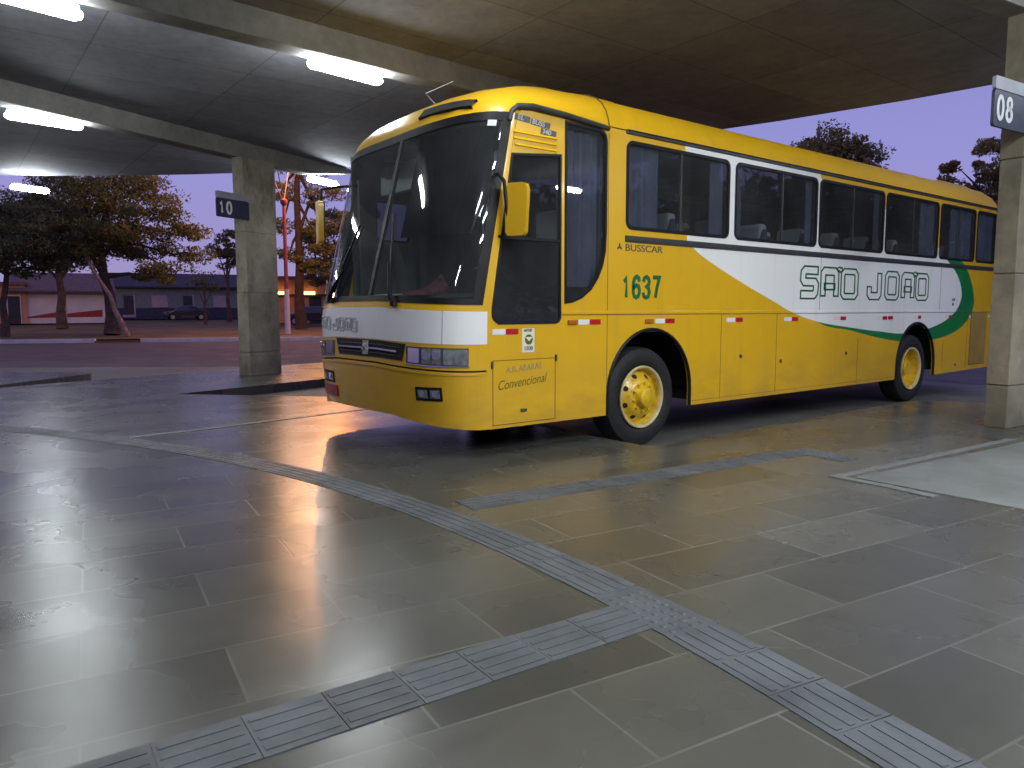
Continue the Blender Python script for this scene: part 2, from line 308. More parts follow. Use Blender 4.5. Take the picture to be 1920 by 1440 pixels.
def flat_mesh(loops, thick, mtx):
    """filled outline(s) with holes, given real thickness: front face on the sketch plane, body behind it"""
    cu = bpy.data.curves.new('sketch', 'CURVE'); cu.dimensions = '2D'; cu.fill_mode = 'BOTH'; cu.extrude = thick/2
    for lp in loops:
        s = cu.splines.new('POLY'); s.points.add(len(lp)-1); s.use_cyclic_u = True
        for p, q in zip(s.points, lp): p.co = (q[0], q[1], 0, 1)
    ob = bpy.data.objects.new('sketch', cu); C.objects.link(ob)
    dg = bpy.context.evaluated_depsgraph_get(); dg.update()
    me = bpy.data.meshes.new_from_object(ob.evaluated_get(dg)); bpy.data.objects.remove(ob); bpy.data.curves.remove(cu)
    me.transform(mtx @ Matrix.Translation((0, 0, -thick/2))); me.materials.clear(); return me
def plate(name, loops, thick, material, parent=None, mtx=XSIDE, x=0.0):
    me = flat_mesh(loops, thick, Matrix.Translation((x, 0, 0)) @ mtx); me.name = name; me.materials.append(material)
    me.polygons.foreach_set('use_smooth', [False]*len(me.polygons))
    o = bpy.data.objects.new(name, me); C.objects.link(o); o.parent = parent; return o
def text(name, body, size, material, parent, mtx, sx=1.0, bold=0.0, thick=0.002, align='LEFT', shear=0.0, space=1.0):
    cu = bpy.data.curves.new('text', 'FONT'); cu.body = body; cu.size = size; cu.extrude = thick/2; cu.offset = bold; cu.align_x = align; cu.shear = shear; cu.space_character = space
    ob = bpy.data.objects.new('text', cu); C.objects.link(ob)
    dg = bpy.context.evaluated_depsgraph_get(); dg.update()
    me = bpy.data.meshes.new_from_object(ob.evaluated_get(dg)); bpy.data.objects.remove(ob); bpy.data.curves.remove(cu)
    me.transform(mtx @ Matrix.Diagonal((sx, 1, 1, 1)).to_4x4()); me.materials.clear(); me.materials.append(material); me.name = name
    o = bpy.data.objects.new(name, me); C.objects.link(o); o.parent = parent; return o
def rr(y0, z0, y1, z1, r, n=6, slant=0.0):
    """rounded rectangle; slant shifts the top edge's first corner (raked A pillar)"""
    out = []
    for cx, cz, a0 in ((y1-r, z0+r, -90), (y1-r, z1-r, 0), (y0+r, z1-r, 90), (y0+r, z0+r, 180)):
        for k in range(n+1):
            a = R(a0+90*k/n); px, pz = cx+r*math.cos(a), cz+r*math.sin(a)
            out.append((px, pz))
    if slant:
        out = [(p+slant*(q-z0)/(z1-z0)*max(0, (y1-p)/(y1-y0)), q) for p, q in out]
    return out
def inset(lp, d):
    n = len(lp); out = []
    for i in range(n):
        p0, p1, p2 = Vector(lp[i-1]), Vector(lp[i]), Vector(lp[(i+1) % n])
        a, b = (p1-p0), (p2-p1)
        if a.length < 1e-6: a = b
        if b.length < 1e-6: b = a
        na = Vector((-a.y, a.x)).normalized(); nb = Vector((-b.y, b.x)).normalized(); m = (na+nb)
        m = m/max(0.35, m.length_squared)*2 if m.length > 1e-6 else na
        out.append(tuple(p1+m*d))
    return out

# ------------------------------------------------------------------ the setting: ground, road, platform
def sheet(name, poly, z, material, thick=0.0, kind='structure'):
    m = Matrix.Translation((0, 0, z))
    me = flat_mesh([poly], max(thick, 0.001), m); me.name = name; me.materials.append(material)
    o = bpy.data.objects.new(name, me); C.objects.link(o); return tag(o, kind=kind)
g = MB(); g.add([(-1500, -1500, -0.03), (1500, -1500, -0.03), (1500, 1500, -0.03), (-1500, 1500, -0.03)], [(0, 1, 2, 3)])
tag(g.build('ground', M['asphalt']), kind='structure')
sheet('road', [(-60, -70), (-38.2, -8.0), (-33.0, 1.2), (-30.5, 6.0), (-27, 14), (-14, 34), (30, 60), (80, 60), (60, 20), (20, 10), (-4, 9.5), (-9.5, 5.5), (-14, 0.6), (-18.5, -6), (-34, -40)], -0.012, M['asphalt'])
sheet('bay_apron', [(40, -1.5), (40, 9.5), (12, 10), (-4, 9.4), (-9.4, 5.4), (-13.9, 0.5), (-18.4, -6), (-30, -26), (-24, -30)], 0.0, M['apron'])
PLAT = [(30, -30), (30, -0.6), (3.9, -0.6), (4.45, 4.5), (4.35, 4.85), (4.0, 5.15), (1.3, 5.25), (0.8, 5.12), (0.52, 4.8), (0.46, 4.4), (0.57, -0.5), (0.5, -0.58), (-2.9, -0.6), (-3.7, 4.0), (-3.95, 4.35), (-5.1, 4.2), (-5.4, 3.8), (-4.75, -0.95),
        (-6.78, -2.84), (-8.85, 2.95), (-9.2, 3.3), (-11.9, 2.5), (-12.1, 2.1), (-9.9, -4.3), (-9.0, -5.95), (-11.82, -3.26), (-12.0, -3.2), (-12.3, -3.3), (-16.5, -8.0), (-13.0, -11.5), (-30, -30)]
sheet('platform', PLAT, 0.15, M['floor'], thick=0.30)
# kerb stones along the visible bay edges: a real lip of paler concrete standing 4 mm proud of the paving
def offset_strip(pts, w0, w1):
    L, Rr = [], []
    for i, p in enumerate(pts):
        p0, p1 = Vector(pts[max(i-1, 0)]), Vector(pts[min(i+1, len(pts)-1)])
        t = (p1-p0).normalized(); n = Vector((-t.y, t.x)); L.append(tuple(Vector(p)+n*w0)); Rr.append(tuple(Vector(p)+n*w1))
    return L + Rr[::-1]
def arc_y(x): return -3.27 - (x-1.8)**2/21.0            # the guide path follows the curved building
def ribbon(mb, pts, w, z0, z1, mi=0):
    """raised strip along a line of points, with vertical sides"""
    V = []; F = []
    for i, p in enumerate(pts):
        p0, p1 = Vector(pts[max(i-1, 0)]), Vector(pts[min(i+1, len(pts)-1)])
        t = (p1-p0).normalized(); n = Vector((-t.y, t.x))*w/2; p = Vector(p)
        for q, z in ((p+n, z0), (p+n, z1), (p-n, z1), (p-n, z0)): V.append((q.x, q.y, z))
    for i in range(len(pts)-1):
        for k in range(3): F.append((i*4+k, i*4+k+1, i*4+k+5, i*4+k+4))
    m = (len(pts)-1)*4; F += [(0, 1, 2, 3), (m+3, m+2, m+1, m)]
    mb.add(V, F, mi)
def off(pts, d):
    out = []
    for i, p in enumerate(pts):
        p0, p1 = Vector(pts[max(i-1, 0)]), Vector(pts[min(i+1, len(pts)-1)])
        t = (p1-p0).normalized(); out.append(tuple(Vector(p)+Vector((-t.y, t.x))*d))
    return out
def tactile(pts, mb):
    """250 mm tiles with open joints and four raised bars each"""
    P = [Vector(p) for p in pts]; cum = [0.0]
    for i in range(1, len(P)): cum.append(cum[-1]+(P[i]-P[i-1]).length)
    def q(d): return (float(np.interp(d, cum, [p.x for p in P])), float(np.interp(d, cum, [p.y for p in P])))
    rg = random.Random(int(cum[-1]*1000)); d = 0.0
    while d < cum[-1]-0.02:
        e = min(d+0.247, cum[-1]); z = 0.1535+rg.uniform(-0.0008, 0.0008); g = [q(d), q((d+e)/2), q(e)]; mi = rg.choice((0, 0, 1, 2))
        ribbon(mb, g, 0.252, 0.149, z, mi); g = [q(d+0.012), q((d+e)/2), q(e-0.012)]
        if e-d > 0.1:
            for o_ in (-0.085, -0.028, 0.028, 0.085): ribbon(mb, off(g, o_), 0.024, z, z+0.0026, mi)
        d += 0.25
arc = lambda a, b, n: [(x, arc_y(x)-0.02) for x in np.linspace(a, b, n)]
tp = MB(); tactile(arc(-6.0, 2.87, 36), tp); tactile(arc(3.285, 7.6, 18), tp)
br1 = [(1.22+0.16*t*t*0+0.115*(t*3.3)*0.9, -3.05+3.3*t) for t in np.linspace(0, 1, 12)]
tactile(br1, tp)
br2 = [(3.06-0.17*t*2.6/2.6, -3.475-2.6*t) for t in np.linspace(0, 1, 8)]
tactile(br2, tp)
def alert(mb, cx, cy, lx, ly, rot):
    c, s = math.cos(rot), math.sin(rot); P = lambda u, v: (cx+u*c-v*s, cy+u*s+v*c)
    q = [P(-lx/2, -ly/2), P(lx/2, -ly/2), P(lx/2, ly/2), P(-lx/2, ly/2)]
    mb.add([(*p, 0.149) for p in q]+[(*p, 0.1535) for p in q], [(4, 5, 6, 7), (0, 1, 5, 4), (1, 2, 6, 5), (2, 3, 7, 6), (3, 0, 4, 7)])
    nu, nv = int(lx/0.052), int(ly/0.052)
    for i in range(nu):
        for j in range(nv):
            u, v = (i+0.5-nu/2)*0.052, (j+0.5-nv/2)*0.052
            x, y = P(u, v); mb.lathe_z([(0, 0.017), (0.004, 0.012), (0.0045, 0.001)], (x, y, 0.1535), 8)
alert(tp, 3.08, arc_y(3.08)-0.02, 0.44, 0.255, -0.11); alert(tp, 1.75, 0.28, 0.55, 0.24, -0.15)
tag(tp.build('tactile_path', [M['tactile'], mat('worn_tactile_tile', (0.071, 0.076, 0.083), 0.6, var=0.3, scale=6), mat('pale_tactile_tile', (0.089, 0.096, 0.105), 0.6, var=0.25, scale=6)]), kind='structure')
# paving bay beside the numbered pillar, reflected light put into its pale colour, and the thin border lines set in the floor
sheet('paving_bay', [(2.36, -0.36), (3.85, -0.42), (4.3, 4.2), (2.75, 4.2)], 0.1545, M['litfloor'], 0.005)
bl = MB(); ribbon(bl, [(2.22, -0.44), (2.62, -0.45), (2.97, -0.50)], 0.085, 0.149, 0.157); ribbon(bl, [(2.27, -0.40), (2.36, 0.9), (2.46, 2.4)], 0.075, 0.149, 0.1565)
ribbon(bl, [(-2.92, -4.2), (-3.02, -3.4), (-3.35, -1.7), (-3.55, -0.75)], 0.085, 0.149, 0.156)
tag(bl.build('paving_border', M['line']), kind='structure')
# far verge rising gently behind the road
def ground_z(d): return max(0.0, 0.011*(d-34.0))
vg = MB()
e1 = Vector((0.43, 0.903)); e2 = Vector((-0.903, 0.43)); O = Vector((-33.2, 1.2))
us = [-120, -60, -30, -14, -6, 0, 6, 12, 20, 35, 70, 140]; ds = [0.22, 3, 8, 15, 25, 40, 70, 140, 400]
for d in ds:
    for u in us: p = O+e1*u+e2*d; vg.v.append((p.x, p.y, 0.13+ground_z(34+d*0.9)))
nu = len(us)
for i in range(len(ds)-1):
    for k in range(nu-1): vg.f.append((i*nu+k, i*nu+k+1, (i+1)*nu+k+1, (i+1)*nu+k)); vg.mi.append(0)
tag(vg.build('grass_verge', M['grass'], smooth=True), kind='structure')
kb = MB()
for u0, u1, mi in ((-60, -6.3, 0), (-6.3, -1.2, 0), (-1.2, 0.75, 1), (0.75, 5.0, 0), (5.05, 6.4, 0), (6.45, 13, 0), (13, 60, 0)):
    p, q = O+e1*u0, O+e1*u1; ribbon(kb, [tuple(p), tuple((p+q)/2), tuple(q)], 0.26, -0.02, 0.16 if mi == 0 else 0.07, mi)
tag(kb.build('street_kerb', [M['kerbwhite'], M['soil']]), kind='structure')

# ------------------------------------------------------------------ canopy, beams, pillars, signs
canopy = empty('canopy', (0, 0, 0), label='wide grey concrete canopy on radial beams covering the bus bays', cat='canopy')
edge_pts = []
for k in range(31):                                    # curved outer edge, circle through the observed edge
    a = R(158 - k*4.4); edge_pts.append((4.05+24.6*math.cos(a), -17.75+24.6*math.sin(a)))
slab_poly = edge_pts[::-1] + [(-26, -18), (-20, -34), (30, -34)]
slab_me = flat_mesh([slab_poly], 0.42, Matrix.Translation((0, 0, 5.02))); slab_me.materials.append(M['slab']); slab_me.name = 'roof_slab'
slab = bpy.data.objects.new('roof_slab', slab_me); C.objects.link(slab); slab.parent = canopy
def beam(near0, near1, width, z0=4.3, z1=4.603, ext=(0, 0)):
    a, b = Vector(near0), Vector(near1); t = (b-a).normalized(); a = a-t*ext[0]; b = b+t*ext[1]; n = Vector((-t.y, t.x))*width
    c_ = b-t*1.6; q = [a, c_, c_+n, a+n]; mb = MB()
    mb.add([(p.x, p.y, z0) for p in q]+[(p.x+0, p.y, z1) for p in q], [(0, 3, 2, 1), (0, 1, 5, 4), (2, 3, 7, 6), (3, 0, 4, 7)])
    q = [c_, b, b+n, c_+n]; mb.add([(p.x, p.y, z) for p, z in zip(q, (z0, z1-0.06, z1-0.06, z0))]+[(p.x, p.y, z1) for p in q], [(0, 3, 2, 1), (0, 1, 5, 4), (1, 2, 6, 5), (2, 3, 7, 6)])
    return mb.build('beam', M['beam'], canopy, bevel=0.012)
beam((-3.13, -2.7), (-3.42, 1.6), 0.30, ext=(9, 3.2))
beam((-7.85, -4.35), (-10.45, 1.2), 0.32, ext=(8, 1.2))
beam((-12.9, -7.9), (-15.0, -5.1), 0.32, ext=(8, -0.5))
beam((1.75, 0.0), (2.3, 3.9), 0.26, ext=(9, 1.6))
beam((6.9, -1.0), (8.4, 3.9), 0.26, ext=(9, 1.0))
def pillar(K, ang, L, T, label, top=4.30, ma='pillar', foot=True):
    """blade pillar: near corner K, long side running outward at ang"""
    a = R(ang); r = Vector((-math.sin(a), math.cos(a))); t = Vector((math.cos(a), math.sin(a))); K = Vector(K)
    root = empty('pillar', (K.x, K.y, 0.15), 0, label=label, cat='pillar', group='concrete pillars under the canopy')
    mb = MB(); z = [0.0, 0.45, 1.6, 2.75, top-0.15]
    for i in range(len(z)-1):                          # lifts of the pour, each a hair different
        g0 = 0.004*(i % 2); q = [r*(-g0)+t*g0, r*(L+g0)+t*g0, r*(L+g0)-t*(T+g0), r*(-g0)-t*(T+g0)]
        lo, hi = z[i]+0.0, z[i+1]-(0.012 if i < 3 else 0)
        mb.add([(p.x, p.y, lo) for p in q]+[(p.x, p.y, hi) for p in q], [(0, 1, 5, 4), (1, 2, 6, 5), (2, 3, 7, 6), (3, 0, 4, 7), (4, 5, 6, 7), (0, 3, 2, 1)])
        if i < 3:
            q = [r*0.012-t*0.012, r*(L-0.012)-t*0.012, r*(L-0.012)-t*(T-0.012), r*0.012-t*(T-0.012)]
            mb.add([(p.x, p.y, hi) for p in q]+[(p.x, p.y, z[i+1]) for p in q], [(0, 1, 5, 4), (1, 2, 6, 5), (2, 3, 7, 6), (3, 0, 4, 7)])
    mb.build('shaft', M[ma], root, bevel=0.006)
    if not foot: return root
    q0 = 0.012; q = [r*(-q0)+t*q0, r*(L+q0)+t*q0, r*(L+q0)-t*(T+q0), r*(-q0)-t*(T+q0)]; fb = MB()
    fb.add([(p.x, p.y, 0) for p in q]+[(p.x, p.y, 0.40) for p in q], [(0, 1, 5, 4), (1, 2, 6, 5), (2, 3, 7, 6), (3, 0, 4, 7), (4, 5, 6, 7)])
    fb.build('footing', M['pillar'], root, bevel=0.008)
    return root
pillar((-9.35, -0.87), 25, 0.80, 0.28, 'concrete blade pillar left of the bus carrying the sign 10')
pillar((2.18, 3.06), -6, 0.80, 0.21, 'stained concrete pillar right of the bus rear carrying the sign 08', top=4.62, ma='pillarbrown', foot=False)
pillar((-4.3, 2.6), 8, 0.80, 0.28, 'concrete pillar hidden behind the yellow bus')
DIG = {'1': [(.18, .74), (.38, .82), (.52, 1), (.52, 0)],
       '6': [(.90, .76), (.80, .92), (.52, 1), (.24, .92), (.10, .74), (.07, .45), (.10, .22), (.24, .06), (.5, 0), (.76, .06), (.92, .22), (.92, .38), (.78, .54), (.52, .59), (.26, .53), (.12, .40)],
       '3': [(.08, .76), (.20, .93), (.5, 1), (.78, .93), (.89, .77), (.80, .61), (.46, .53), (.82, .45), (.93, .26), (.80, .06), (.5, 0), (.20, .06), (.05, .24)],
       '7': [(.04, .985), (.96, .985), (.62, .45), (.46, 0)],
       '0': [(.5+.43*math.sin(w), .5+.5*math.cos(w)) for w in np.linspace(0, 2*math.pi, 25)],
       '8': [(.5, .54)]+[(.5+.36*math.sin(w), .77-.23*math.cos(w)) for w in np.linspace(0.3, 2*math.pi-0.3, 14)]+[(.5, .54)]+[(.5-.43*math.sin(w), .27+.27*math.cos(w)) for w in np.linspace(0.3, 2*math.pi-0.3, 16)]+[(.5, .54)]}
def digits(body, y0, z0, h, w, pitch, tk, slant=0.02, mtx=None):
    mb = MB()
    for i, ch in enumerate(body):
        pts = [Vector((y0+i*pitch+p*w+slant*q*h, z0+q*h)) for p, q in DIG[ch]]; L, Rr = [], []
        for k in range(len(pts)):
            a, b = pts[max(k-1, 0)], pts[min(k+1, len(pts)-1)]; t0 = (pts[k]-a if k else b-pts[k]).normalized(); t1 = (b-pts[k] if k < len(pts)-1 else t0).normalized()
            n0 = Vector((-t0.y, t0.x)); n1 = Vector((-t1.y, t1.x)); m = n0+n1; m = m/max(0.6, m.length_squared/2)*tk/2; L.append(pts[k]+m); Rr.append(pts[k]-m)
        V = [(0.003, p.x, p.y) for p in L]+[(0.003, p.x, p.y) for p in Rr]+[(-0.001, p.x, p.y) for p in L]+[(-0.001, p.x, p.y) for p in Rr]; n = len(pts); F = []
        for k in range(n-1): F += [(k, k+1, n+k+1, n+k), (k, 2*n+k, 2*n+k+1, k+1), (n+k, n+k+1, 3*n+k+1, 3*n+k)]
        F += [(0, n, 3*n, 2*n), (n-1, 3*n-1, 4*n-1, 2*n-1)]; mb.add(V if mtx is None else [tuple(mtx @ Vector((v[1], v[2], v[0]))) for v in V], F)
    return mb
def bay_sign(origin, ang, w, h, num, label, proud):
    """board fixed to the pillar face and sticking out past its edge; origin = outer lower corner"""
    m = Matrix.Translation(origin) @ Matrix.Rotation(R(ang), 4, 'Z') @ Matrix.Rotation(R(90), 4, 'X')
    root = empty('bay_sign', (0, 0, 0), label=label, cat='sign', group='numbered bay signs')
    mtx = m
    def pl(name, loops, z, th, ma):
        me = flat_mesh(loops, th, mtx @ Matrix.Translation((0, 0, z))); me.name = name; me.materials.append(ma)
        o = bpy.data.objects.new(name, me); C.objects.link(o); o.parent = root; return o
    pl('board', [rr(0, 0, w, h*0.74, 0.03)], 0.0, 0.03, M['sign']); pl('top_band', [rr(0, h*0.743, w, h, 0.02)], 0.004, 0.034, M['signgrey'])
    digits(num, 0.055, 0.075, 0.205, 0.115, 0.168, 0.040, 0.0, mtx @ Matrix.Translation((0, 0, 0.0005))).build('numeral', M['signtext'], root)
    return root

# fluorescent lamps: tray, rounded diffuser, end caps
def make_lamp(p0, p1, z, label, group='fluorescent lamps under the canopy', w=0.10):
    a, b = Vector(p0), Vector(p1); L = (b-a).length; ang = math.atan2(b.y-a.y, b.x-a.x)
    root = empty('fluorescent_lamp', ((a.x+b.x)/2, (a.y+b.y)/2, z), ang, label=label, cat='lamp', group=group)
    t = MB(); t.box((-L/2+0.04, -w*0.35, 0.075), (L/2-0.04, w*0.35, 0.11)); t.tube([(-L*0.3, 0, 0.10), (-L*0.3, 0, 4.3-z if z < 4.3 else 4.6-z)], 0.014); t.tube([(L*0.3, 0, 0.10), (L*0.3, 0, 4.3-z if z < 4.3 else 4.6-z)], 0.014)
    t.build('housing', M['lamp_body'], root, bevel=0.008)
    d = MB(); n = 8; xs = [-L/2+0.02, -L/2+0.07, L/2-0.07, L/2-0.02]; rs = [0.55, 1, 1, 0.55]; V = []; F = []
    for x, s in zip(xs, rs):
        for k in range(n+1): w2 = 2*math.pi*k/n; V.append((x, w*0.85*s*math.cos(w2), 0.019+0.055*s*math.sin(w2)))
    for i in range(3):
        for k in range(n): F.append((i*(n+1)+k, i*(n+1)+k+1, (i+1)*(n+1)+k+1, (i+1)*(n+1)+k))
    F += [tuple(range(n+1)), tuple(range(4*(n+1)-1, 3*(n+1)-1, -1))]
    d.add(V, F); d.build('diffuser', M['lamp'], root, smooth=True)
    return root
make_lamp((-3.40, -2.05), (-3.54, -1.02), 4.22, 'lit lamp under the beam just above the bus windscreen')
make_lamp((-8.25, -4.66), (-8.42, -3.62), 4.22, 'large lit lamp at left edge, upper of the two left lamps')
make_lamp((-15.6, -4.10), (-15.95, -3.30), 4.22, 'small far lit lamp at left edge above the dark tree')
make_lamp((-10.55, 0.90), (-11.00, 1.80), 4.22, 'lit lamp beside the windscreen edge, right of the pillar 10')
make_lamp((-3.30, -5.30), (-3.46, -4.30), 4.22, 'glaring lamp cut by the top left corner of the photo', w=0.11)
HID = 'unseen fluorescent lamp outside the view, mostly added to brighten the bus side'
for p0, p1 in (((0.55, -2.7), (0.62, -1.75)), ((8.1, 5.9), (8.3, 6.85)), ((5.6, -2.3), (5.75, -1.35)), ((5.5, -8.5), (5.6, -7.55)), ((6.2, 0.6), (6.35, 1.55)), ((11.0, -2.6), (11.2, -1.65)), ((2.95, 4.9), (3.05, 5.8)), ((5.1, -5.0), (5.15, -4.05)), ((9.3, 1.5), (9.5, 2.4)), ((4.35, -2.0), (4.45, -1.05)), ((4.6, 0.5), (4.75, 1.45)), ((7.2, 2.1), (7.35, 3.0)), ((7.6, -0.6), (7.75, 0.3)), ((5.35, -0.9), (5.45, 0.0)), ((8.9, 2.6), (9.1, 3.5)), ((6.5, -4.2), (6.6, -3.3)), ((8.7, -2.8), (8.85, -1.9))):
    make_lamp(p0, p1, 4.46 if p0 != (8.1, 5.9) else 4.22, HID, group='lamps outside the view')  # most of these unseen lamps are added to brighten bus side and floor
def sign_for(K, ang, num, label):
    a = R(ang); r = Vector((-math.sin(a), math.cos(a))); t = Vector((math.cos(a), math.sin(a))); p = Vector(K)-r*0.68+t*0.035
    bay_sign((p.x, p.y, 3.11), ang+90, 0.76, 0.46, num, label, 0)
sign_for((-9.35, -0.87), 25, '10', 'navy bay sign with white number 10 on the left pillar')
sign_for((2.18, 3.06), -6, '08', 'navy bay sign with white number 08 on the right pillar')

# ------------------------------------------------------------------ the bus (door side hidden; driver's side is the plane x = 0, y runs to the rear)
bus = empty('bus', (-1.3, 0, 0), label='yellow intercity coach numbered 1637 with white and green swoosh parked in its bay', cat='bus')
BP = Matrix.Translation((-1.3, 0, 0))
parts_root = bus
def fix(o): return o
W = 2.6; PP, QQ = 3.2, 2.4
def ye(z): return float(np.interp(z, [0, .36, .9, 1.38, 3.0, 3.3], [-1.93, -1.955, -1.985, -1.975, -1.66, -1.5]))
def Bb(z): return float(np.interp(z, [0, .36, .85, 1.4, 3.0, 3.3], [.5, .56, .58, .57, .47, .42]))
def surf(th, z, o=0.0):
    """bowed front of the bus: th 0 = driver's side corner, 180 = door side corner"""
    def P(t):
        c, s = math.cos(R(t)), math.sin(R(t)); return Vector((-W/2+W/2*math.copysign(abs(c)**(2/PP), c), ye(z)-Bb(z)*abs(s)**(2/QQ), z))
    p = P(th)
    if o:
        a, b = P(max(0.05, th-0.6)), P(min(179.95, th+0.6)); t = (b-a).normalized(); p = p+Vector((t.y, -t.x, 0))*(-o if Vector((t.y, -t.x, 0)).y > 0 else o)
    return p
def zbot(th):
    x = -surf(th, 0.5).x; return 0.375+0.10*min(1, x/0.7)**0.8*(1 if x < 1.9 else max(0.3, 1-(x-1.9)/0.7*0.7))
def seam(th): x = -surf(th, 0.9).x; q = min(x, 2.6-x); return 0.872+0.055*min(1, q/0.9)
def mid(z0, z1):
    return lambda th: z0+(z1-z0)*min(1, min(-surf(th, 1).x, 2.6+surf(th, 1).x)/0.9)
def patch(mb, t0, t1, za, zb, nt=40, nz=8, o=0.0, th=0.03, mi=0):
    """shell on the front surface from t0..t1, between height functions za and zb, outer skin offset o, thickness th"""
    fa = za if callable(za) else (lambda t: za); fb = zb if callable(zb) else (lambda t: zb)
    V = []; F = []
    for lay in (o, o-th):
        for i in range(nt+1):
            t = t0+(t1-t0)*i/nt
            for k in range(nz+1):
                z = fa(t)+(fb(t)-fa(t))*k/nz; V.append(surf(t, z, lay))
    n = (nt+1)*(nz+1); I = lambda l, i, k: l*n+i*(nz+1)+k
    for i in range(nt):
        for k in range(nz):
            F.append((I(0, i, k), I(0, i+1, k), I(0, i+1, k+1), I(0, i, k+1))); F.append((I(1, i, k), I(1, i, k+1), I(1, i+1, k+1), I(1, i+1, k)))
        F.append((I(0, i, 0), I(1, i, 0), I(1, i+1, 0), I(0, i+1, 0))); F.append((I(0, i, nz), I(0, i+1, nz), I(1, i+1, nz), I(1, i, nz)))
    for k in range(nz):
        F.append((I(0, 0, k), I(0, 0, k+1), I(1, 0, k+1), I(1, 0, k))); F.append((I(0, nt, k), I(1, nt, k), I(1, nt, k+1), I(0, nt, k+1)))
    mb.add(V, F, mi)
def th_at(x, z=1.0):
    lo, hi = 0.0, 180.0
    for _ in range(50):
        m = (lo+hi)/2
        if surf(m, z).x > x: lo = m
        else: hi = m
    return lo
def P_(mb, name, ma, parent=None, smooth=True, **kw):
    o = mb.build(name, ma, None, smooth=smooth, **kw); return attach(o, parent or bus)
def attach(o, parent):
    o.parent = parent
    o.matrix_parent_inverse = BPI if parent == bus else Matrix()
    return o
BPI = BP.inverted()

# --- side skins, windows
WIN = [(-0.33, 1.29), (1.385, 3.07), (3.11, 4.78), (4.82, 6.49), (6.54, 7.86), (7.91, 8.72)]
DRV = [(-1.93, 1.262)]
def arch(yc, zb):
    pts = []
    for k in range(25):
        a = R(180-180*k/24); pts.append((yc+0.615*math.cos(a), 0.565+0.625*math.sin(a)))
    return [(yc-0.615, zb)]+pts+[(yc+0.615, zb)]
def side_outline():
    o = [(ye(0.372)+0.0, 0.372)] + arch(0.06, 0.372) + [(2.0, 0.372), (4.0, 0.374)] + arch(5.935, 0.376) + [(7.2, 0.385), (8.75, 0.405), (8.88, 0.44), (8.92, 0.52), (8.93, 3.075), (-1.60, 3.075)]
    o += [(ye(z), z) for z in (3.03, 2.6, 2.2, 1.8, 1.38, 0.9)]
    return o
driver_open = [(-1.895, 1.285), (-1.86, 1.262), (-1.22, 1.262), (-1.175, 1.275), (-1.155, 1.31), (-1.155, 2.755), (-1.715, 2.70), (-1.93, 1.40), (-1.93, 1.33), (-1.915, 1.30)]
bay_open = [(-1.115, 1.44), (-1.02, 1.45), (-0.90, 1.49), (-0.78, 1.57), (-0.69, 1.68), (-0.63, 1.80), (-0.595, 1.93), (-0.585, 2.1), (-0.585, 2.95), (-0.60, 3.0), (-0.635, 3.03), (-0.68, 3.043), (-1.115, 3.055)]
def wloop(i): return rr(WIN[i][0], 2.155, WIN[i][1], 2.995, 0.085)
skin = plate('side_panel', [side_outline(), driver_open, bay_open]+[wloop(i) for i in range(6)], 0.03, M['livery']); attach(skin, bus)
far = plate('side_panel', [side_outline()]+[wloop(i) for i in range(6)]+[rr(-1.66, 2.16, -1.22, 2.62, 0.05)], 0.03, M['yellow'], x=-2.57); attach(far, bus)
def window(loop, x, divider=None, glassm='glass', fw=0.035, proud=0.006):
    fr = plate('window', [loop, inset(loop, fw)], 0.04, M['black'], x=x+proud); attach(fr, bus)
    inner = inset(loop, fw-0.004)
    ys = [p[0] for p in inner]; y0, y1 = min(ys), max(ys); zs = [p[1] for p in inner]
    pn = plate('pane', [inner], 0.005, M[glassm], x=x-0.008); pn.parent = fr; pn.matrix_parent_inverse = Matrix()
    if divider:
        yd = y0+(y1-y0)*divider; d = MB(); d.box((x-0.016, yd-0.014, min(zs)), (x+0.0025, yd+0.014, max(zs)))
        o = d.build('divider', M['trim'], fr); 
    return fr
for i in range(6): window(wloop(i), 0.0, (0.5, 0.55, 0.5, 0.5, 0.55, 0)[i] or None)
for i in range(6): window(wloop(i), -2.566)
dw = window(driver_open, 0.0, None, 'glass', 0.022)
d = MB(); d.box((-0.014, -1.86, 1.985), (0.0025, -1.17, 2.01)); d.build('divider', M['black'], dw)
lp = plate('lower_pane', [[(-1.90, 1.31), (-1.86, 1.285), (-1.22, 1.285), (-1.18, 1.31), (-1.18, 1.985), (-1.82, 1.985), (-1.905, 1.41)]], 0.004, M['darkglass'], x=-0.018); lp.parent = dw; lp.matrix_parent_inverse = Matrix()
window(bay_open, 0.0, None, 'glass', 0.026)
window(rr(-1.66, 2.16, -1.22, 2.62, 0.05), -2.566, None, 'darkglass', 0.022)
# --- trims on the side
t = MB(); t.box((-0.004, -0.335, 3.050), (0.018, 8.9, 3.078)); t.box((-0.004, -0.335, 3.078), (0.028, 8.9, 3.088)); P_(t, 'gutter', M['trim'], smooth=False, bevel=0.004)
t = MB(); t.tube([(0.004, -1.74, 2.96), (0.010, -1.715, 3.04), (0.014, -1.66, 3.085), (0.016, -1.5, 3.105), (0.016, -1.11, 3.092), (0.014, -0.58, 3.058)], [0.018, 0.022, 0.026, 0.028, 0.027, 0.022], 10); P_(t, 'brow_trim', M['trim'])
t = MB(); t.box((-0.004, -0.335, 2.035), (0.010, 8.9, 2.098)); t.box((0.010, -0.335, 2.05), (0.014, 8.9, 2.083)); P_(t, 'belt_trim', M['trim'], smooth=False, bevel=0.003)
t = MB(); t.box((-0.004, -1.15, 1.345), (0.005, 8.9, 1.375)); P_(t, 'rub_rail', M['livery'], smooth=False, bevel=0.003)
s = MB()
